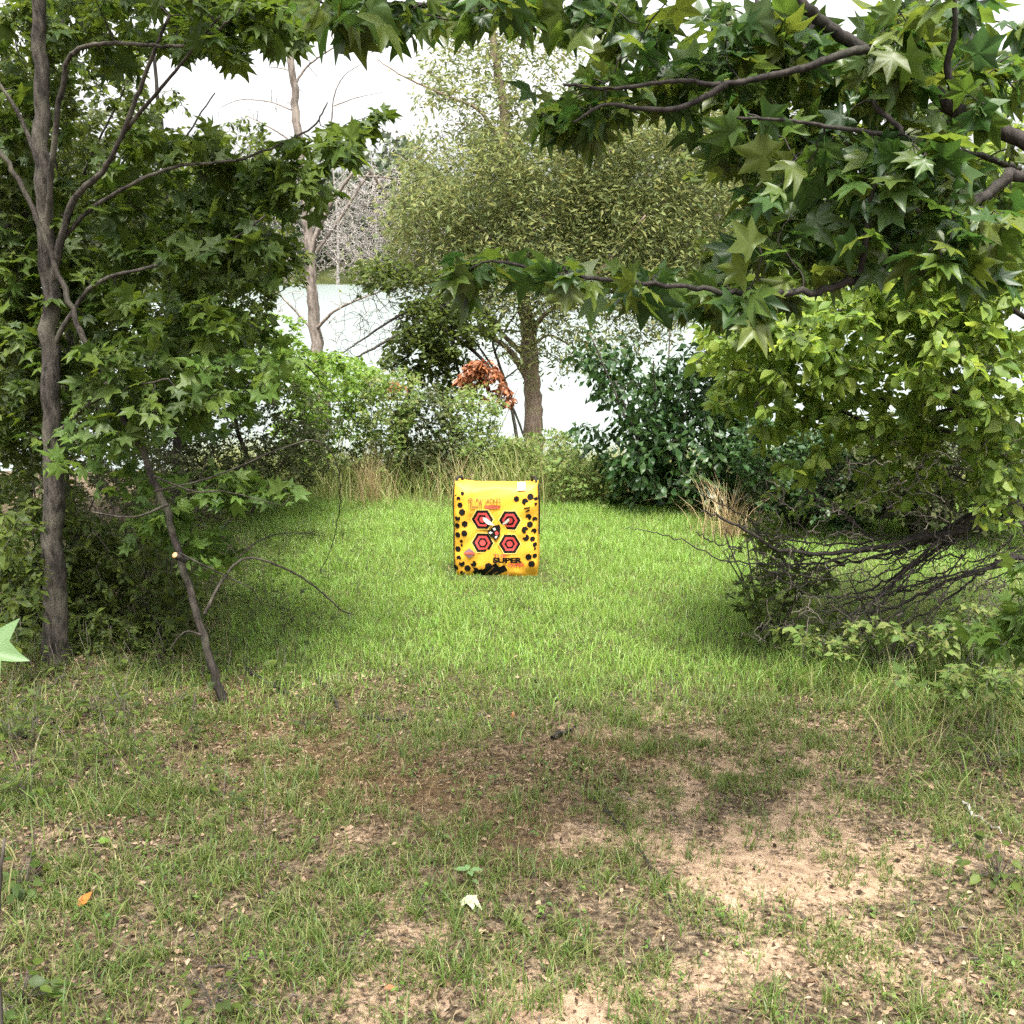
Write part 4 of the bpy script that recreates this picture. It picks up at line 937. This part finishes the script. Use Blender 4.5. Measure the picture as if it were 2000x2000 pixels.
def half_w(z):
    t = z / HT; return W2 * (1 - .03 * (2 * t - 1) ** 4) * (1 + .006 * math.sin(t * 9))
def half_d(z):
    t = z / HT; return TD * (1 - .26 * abs(2 * t - 1) ** 6) * (1 + .03 * math.sin(t * 7 + 1))
EXP = 7.0
def crease(x, z):
    c = .004 * math.sin(x * 31 + z * 17) + .003 * math.sin(z * 43 - x * 19)
    for (cx, cz, dx, dz, w_, a_) in ((-.18, .60, .5, -1, .03, .007), (.2, .05, -1, .5, .035, .009), (.1, .12, 1, .9, .03, .006), (-.25, .25, .15, 1, .02, .005), (.27, .4, -.1, 1, .022, .006), (-.05, .60, 1, .2, .02, .006)):
        l_ = math.hypot(dx, dz); d_ = ((x - cx) * -dz + (z - cz) * dx) / l_; al = ((x - cx) * dx + (z - cz) * dz) / l_
        c += a_ * math.exp(-(d_ / w_) ** 2 - (al / .14) ** 2)
    return c
def front(x, z, off=.003):
    z = min(max(z, 0), HT); u = min(abs(x) / half_w(z), .995)
    return -(half_d(z) * (1 - u ** EXP) ** (1 / EXP)) + crease(x, z) - off - .001
class Loc(MB):
    pass
def local_build(mb, name, mat, parent, smooth=False):
    v = np.concatenate(mb.v); keep = MB(); keep.v = [v]; keep.f = mb.f; keep.n = mb.n
    o = keep.build(name, mat, None, smooth); o.parent = parent; return o
NA, NZ = 200, 64
V = []
for iz in range(NZ):
    t = iz / (NZ - 1); z = HT * t
    for ia in range(NA):
        a = ia / NA * 2 * math.pi; c_, s_ = math.cos(a), math.sin(a)
        u = math.copysign(abs(c_) ** (2 / EXP), c_); w_ = math.copysign(abs(s_) ** (2 / EXP), s_)
        x_ = half_w(z) * u; y_ = half_d(z) * w_
        if y_ < 0: y_ += crease(x_, z) * min(1, -w_ * 1.0)
        lift = .028 * abs(u) ** 7 * max(0, (t - .85) / .15) + .010 * max(0, (t - .9) / .1) * math.sin(u * 5 + 1)
        V.append((x_, y_, z + lift))
Fq = [(iz * NA + ia, iz * NA + (ia + 1) % NA, (iz + 1) * NA + (ia + 1) % NA, (iz + 1) * NA + ia) for iz in range(NZ - 1) for ia in range(NA)]
mb = MB(); mb.add(V, Fq)
for iz, zz in ((0, 0.0), (NZ - 1, HT + .006)):
    ring = [iz * NA + ia for ia in range(NA)]; ci = mb.n; 
    base_ = [V[i] for i in ring]
    mid = [(x_ * .5, y_ * .5, zz + (.012 if iz else 0)) for x_, y_, z_ in base_]
    mb.add(mid + [(0, 0, zz + (.015 if iz else 0))], np.zeros((0, 3), int))
    f4 = [(ring[i], ring[(i + 1) % NA], ci + (i + 1) % NA, ci + i) for i in range(NA)]
    f3 = [(ci + i, ci + (i + 1) % NA, ci + NA) for i in range(NA)]
    mb.f.append(np.array(f4)); mb.f.append(np.array(f3))
M['yellow'] = plain_mat('yellow_woven_bag', (.70, .35, .032), .55, .3, .10, 14, .35)
M['blackp'] = plain_mat('black_print', (.006, .0055, .0055), .6, .15, .2, 30)
M['redp'] = plain_mat('red_print', (.52, .055, .05), .6, .2, .15, 30)
M['redp2'] = plain_mat('faded_red_print', (.46, .10, .06), .6, .2, .2, 30)
M['palep'] = plain_mat('pale_yellow_print', (.72, .52, .13), .6, .2, .08, 30)
M['whitep'] = plain_mat('white_print', (.62, .60, .54), .6, .2, .08, 30)
M['tanp'] = plain_mat('olive_print', (.16, .09, .03), .6, .2, .25, 60)
M['mauvep'] = plain_mat('mauve_print', (.20, .11, .13), .6, .2, .3, 40)
M['strap'] = plain_mat('black_webbing', (.015, .014, .014), .7, .2, .2, 50)
bag = local_build(mb, 'bag', M['yellow'], tgt, True)

def zx(zx_, zy_):
    return (zx_ - 965) / 1450 * .592, (1800 - zy_) / 1540 * HT
def poly_mark(name, pts, mat, off, parent=bag, ring_in=None):
    """pts in local (x,z); filled outline laid on the bag front with its own thickness offset."""
    mb = MB(); pts = np.array(pts, float)
    if ring_in is None:
        c = pts.mean(0); lv = [1, .66, .33]
        n = len(pts); V = []
        for s in lv: V += [(*(c + (p_ - c) * s),) for p_ in pts]
        V.append(tuple(c)); F = []
        for l in range(2): F += [(l * n + i, l * n + (i + 1) % n, (l + 1) * n + (i + 1) % n, (l + 1) * n + i) for i in range(n)]
        T = [(2 * n + i, 2 * n + (i + 1) % n, 3 * n) for i in range(n)]
        mb.add([(x_, front(x_, z_, off), z_) for x_, z_ in V], np.array(F), np.array(T))
    return mb
def join_marks(name, mbs, mat, parent):
    o = MB()
    for m_ in mbs:
        for v_ in m_.v: pass
        v_ = np.concatenate(m_.v); o.add(v_, *m_.f)
    return local_build(o, name, mat, parent)
def hexa(cx, cz, r, rot=0, n=6, sub=4, sq=1.0):
    pts = []
    for i in range(n):
        a0 = rot + i / n * 6.28318; a1 = rot + (i + 1) / n * 6.28318
        for s in range(sub):
            t = s / sub
            pts.append((cx + r * ((1 - t) * math.cos(a0) + t * math.cos(a1)), cz + sq * r * ((1 - t) * math.sin(a0) + t * math.sin(a1))))
    return pts
PXM = .592 / 1450
for hx, hy in ((742, 785), (1215, 797), (742, 1190), (1210, 1205)):
    cx, cz = zx(hx, hy)
    h = local_build(poly_mark('', hexa(cx, cz, 208 * PXM), None, .0020), 'hexagon_target', M['palep'], bag)
    for r, mt, off, nm in ((186, 'blackp', .0035, 'outer_ring'), (136, 'redp', .0050, 'red_ring'), (92, 'blackp', .0065, 'inner_ring'), (52, 'redp', .0080, 'bullseye')):
        local_build(poly_mark('', hexa(cx, cz, r * PXM, n=6 if r > 60 else 12, sub=4 if r > 60 else 1), None, off), nm, M[mt], h)
spots = [(330, 435, 38), (355, 545, 50), (390, 665, 60), (310, 770, 52), (300, 905, 50), (432, 870, 58), (425, 1030, 58), (305, 1065, 52), (368, 1172, 32), (372, 1245, 24), (303, 1315, 55), (318, 1465, 45), (370, 1565, 58), (470, 1645, 62), (575, 1560, 60), (605, 1690, 70), (258, 1650, 50), (378, 1735, 48), (700, 1720, 72), (840, 1600, 68), (640, 1760, 60), (400, 345, 34), (270, 370, 30),
         (1330, 430, 52), (1478, 475, 60), (1568, 395, 60), (1535, 740, 58), (1640, 785, 48), (1558, 870, 58), (1475, 960, 64), (1625, 990, 52), (1490, 1098, 62), (1602, 1125, 48), (1642, 1220, 42), (1640, 1290, 26), (1535, 1430, 60), (1640, 1415, 44), (1585, 1555, 64), (1665, 420, 48), (1655, 520, 30)]
for (sx, sy, r) in spots:
    cx, cz = zx(sx, sy)
    pts = hexa(cx, max(cz, .02), r * PXM, rot=rng.random() * .5, sq=1.0, sub=3)
    if rng.random() < .35:   # some spots have a bite taken out
        i0 = int(rng.integers(len(pts)))
        for j in range(3): q_ = pts[(i0 + j) % len(pts)]; pts[(i0 + j) % len(pts)] = (cx + (q_[0] - cx) * .35, cz + (q_[1] - cz) * .35)
    local_build(poly_mark('', pts, None, .0025), 'hexagon_spot', M['blackp'], bag)
# slanted bars at the bottom
def bar(x0, y0, x1, y1, w, mat, off, nm):
    a = np.array(zx(x0, y0)); b_ = np.array(zx(x1, y1)); d = (b_ - a) / np.linalg.norm(b_ - a); nn = np.array([-d[1], d[0]]) * w * PXM / 2
    t = np.linspace(0, 1, 9)[:, None]; up = a + (b_ - a) * t + nn; lo = (a + (b_ - a) * t - nn)[::-1]
    pts = np.vstack([up, lo]); pts[:, 1] = np.clip(pts[:, 1], .006, None)
    mb = MB(); n = 9
    V = [(x_, front(x_, z_, off), z_) for x_, z_ in pts]
    mb.add(V, np.array([(i, i + 1, 2 * n - 2 - i, 2 * n - 1 - i) for i in range(n - 1)]))
    return local_build(mb, nm, M[mat], bag)
bar(720, 1795, 1000, 1590, 130, 'blackp', .0040, 'slanted_bar'); bar(830, 1795, 1140, 1625, 120, 'blackp', .0040, 'slanted_bar'); bar(620, 1790, 880, 1640, 110, 'blackp', .0030, 'slanted_bar')
bar(760, 1780, 930, 1610, 20, 'tanp', .0055, 'tan_stripe'); bar(890, 1770, 1100, 1640, 22, 'tanp', .0055, 'tan_stripe')
bar(1460, 590, 1560, 575, 26, 'blackp', .0030, 'small_bar'); bar(1485, 650, 1555, 620, 26, 'blackp', .0030, 'small_bar')
# hornet emblem
em = local_build(poly_mark('', [zx(*p_) for p_ in [(1035, 870), (1055, 930), (1040, 1000), (1050, 1040), (1000, 1110), (960, 1140), (930, 1100), (880, 1080), (820, 1000), (880, 950), (930, 890)]], None, .0105), 'wasp_emblem', M['blackp'], bag)
for nm, mt, pts in (('wing', 'whitep', [(750, 752), (800, 752), (880, 810), (950, 880), (900, 880), (830, 860), (770, 810)]), ('wing', 'whitep', [(1205, 752), (1150, 790), (1085, 860), (1110, 870), (1170, 840), (1205, 800)]),
                    ('body_patch', 'whitep', [(920, 930), (960, 920), (975, 960), (945, 975)]), ('body_patch', 'whitep', [(845, 1010), (880, 985), (920, 1010), (880, 1035)]), ('eye', 'redp', [(955, 1000), (990, 980), (1020, 1010), (1010, 1045), (970, 1050)]),
                    ('leg', 'whitep', [(960, 1075), (1000, 1060), (985, 1100), (960, 1105)])):
    local_build(poly_mark('', [zx(*p_) for p_ in pts], None, .0122), nm, M[mt], em)
dm = local_build(poly_mark('', [zx(*p_) for p_ in [(405, 1370), (458, 1325), (512, 1285), (565, 1325), (615, 1375), (565, 1425), (510, 1465), (458, 1425)]], None, .0030), 'diamond_badge', M['mauvep'], bag)
local_build(poly_mark('', [zx(*p_) for p_ in [(420, 1365), (520, 1350), (600, 1365), (590, 1395), (500, 1400), (425, 1390)]], None, .0048), 'badge_band', M['redp2'], dm)

def lettering(text, cx0, cy0, cx1, cy1, mat, off, nm, bold=.0, shear=0.0):
    cu = bpy.data.curves.new(nm, 'FONT'); cu.body = text; cu.size = 1; cu.offset = bold; cu.shear = shear; cu.resolution_u = 3
    to = bpy.data.objects.new(nm, cu); COL.objects.link(to)
    bpy.context.view_layer.update()
    dg = bpy.context.evaluated_depsgraph_get(); me = bpy.data.meshes.new_from_object(to.evaluated_get(dg))
    bpy.data.objects.remove(to)
    co = np.zeros(len(me.vertices) * 3); me.vertices.foreach_get('co', co); co = co.reshape(-1, 3)
    lo = co.min(0); hi = co.max(0)
    x0, z1 = zx(cx0, cy0); x1, z0 = zx(cx1, cy1)
    X = x0 + (co[:, 0] - lo[0]) / (hi[0] - lo[0]) * (x1 - x0); Z = z0 + (co[:, 1] - lo[1]) / (hi[1] - lo[1]) * (z1 - z0)
    Y = np.array([front(a, c, off) for a, c in zip(X, Z)])
    me.vertices.foreach_set('co', np.stack([X, Y, Z], -1).astype(np.float32).ravel()); me.materials.clear(); me.materials.append(M[mat]); me.update(); me.name = nm
    o = bpy.data.objects.new(nm, me); COL.objects.link(o); o.parent = bag
    return o
lettering('YELLOW', 490, 415, 750, 590, 'tanp', .008, 'lettering', .018)
lettering('JACKET', 790, 420, 1065, 525, 'tanp', .008, 'lettering', .018)
local_build(poly_mark('', [zx(*p_) for p_ in [(770, 545), (900, 535), (1060, 545), (1050, 590), (900, 605), (800, 595)]], None, .0035), 'red_strip', M['redp2'], bag)
lettering('THE', 920, 1385, 1140, 1440, 'redp', .007, 'lettering', .02)
lettering('SUPER', 915, 1440, 1430, 1540, 'blackp', .008, 'lettering', .06)
lettering('DUPER', 1180, 1545, 1455, 1605, 'redp', .008, 'lettering', .03, .25)
# side piping, handles and tag
for s in (-1, 1):
    q = np.array([(s * half_w(z_) * 1.0, -.055 + .01 * math.sin(z_ * 20), z_) for z_ in np.linspace(.02 if s < 0 else .30, HT + .02, 16)])
    mb = MB(); tubes(mb, q[None], np.full((1, 16), .011), 8); local_build(mb, 'edge_piping', M['strap'], bag, True)
    x0 = s * (half_w(HT) - .01)
    q = catmull([(x0, -.05, HT - .03), (x0 - s * .002, -.02, HT + .05), (x0 - s * .03, .02, HT + .05), (x0 - s * .035, .05, HT - .01)], 14)
    mb = MB(); tubes(mb, q[None], np.full((1, 14), .010), 6); local_build(mb, 'handle', M['strap'], bag, True)
tx0 = zx(1410, 280)[0]
mb = MB(); 
tagv = []
for t in np.linspace(0, 1, 5):
    zz = HT - .012 + .052 * t; yy = front(tx0, HT - .02, .006) + .035 * t + .008 * math.sin(t * 3)
    tagv += [(tx0 - .027, yy, zz), (tx0 + .027, yy, zz + .003)]
n5 = len(tagv); tagv += [(a, b_ + .002, c) for a, b_, c in tagv]
Fq = [(2 * i, 2 * i + 1, 2 * i + 3, 2 * i + 2) for i in range(4)] + [(n5 + 2 * i, n5 + 2 * i + 2, n5 + 2 * i + 3, n5 + 2 * i + 1) for i in range(4)]
mb.add(tagv, np.array(Fq)); local_build(mb, 'white_tag', M['whitep'], bag)

# ------------------------------------------------------------------ light, sky, camera
SUN_EL, SUN_AZ = math.radians(71), math.radians(176)   # azimuth from +Y towards +X
w = bpy.data.worlds.new('World'); SC.world = w; w.use_nodes = True
nt = w.node_tree; bg = nt.nodes['Background']
sky = nt.nodes.new('ShaderNodeTexSky'); sky.sky_type = 'NISHITA'; sky.sun_disc = False; sky.sun_elevation = SUN_EL; sky.sun_rotation = SUN_AZ
sky.air_density = 1.0; sky.dust_density = 6.0; sky.ozone_density = 1.0
hs = nt.nodes.new('ShaderNodeHueSaturation'); hs.inputs['Saturation'].default_value = .06; nt.links.new(sky.outputs[0], hs.inputs['Color'])
nt.links.new(hs.outputs[0], bg.inputs[0]); bg.inputs[1].default_value = .138
sl = bpy.data.lights.new('sun', 'SUN'); sl.energy = 2.5; sl.angle = math.radians(14); sl.color = (1, .95, .86)
so = bpy.data.objects.new('sun', sl); COL.objects.link(so)
from mathutils import Vector
dv = Vector((math.sin(SUN_AZ) * math.cos(SUN_EL), math.cos(SUN_AZ) * math.cos(SUN_EL), math.sin(SUN_EL)))
so.rotation_euler = (-dv).to_track_quat('-Z', 'Y').to_euler()
cam = bpy.data.cameras.new('camera'); cam.sensor_width = 36; cam.lens = 36.0; cam.clip_start = .05; cam.clip_end = 3000
co_ = bpy.data.objects.new('camera', cam); COL.objects.link(co_); co_.location = tuple(CAM); co_.rotation_euler = (math.pi / 2 - TH, 0, 0)
SC.camera = co_
vs = SC.view_settings; vs.view_transform = 'Standard'; vs.look = 'None'; vs.gamma = 1; vs.exposure = 1.95
cy = SC.cycles; cy.max_bounces = 6; cy.diffuse_bounces = 3; cy.glossy_bounces = 2; cy.transmission_bounces = 4; cy.use_denoising = False
cy.use_adaptive_sampling = True; cy.adaptive_threshold = .02
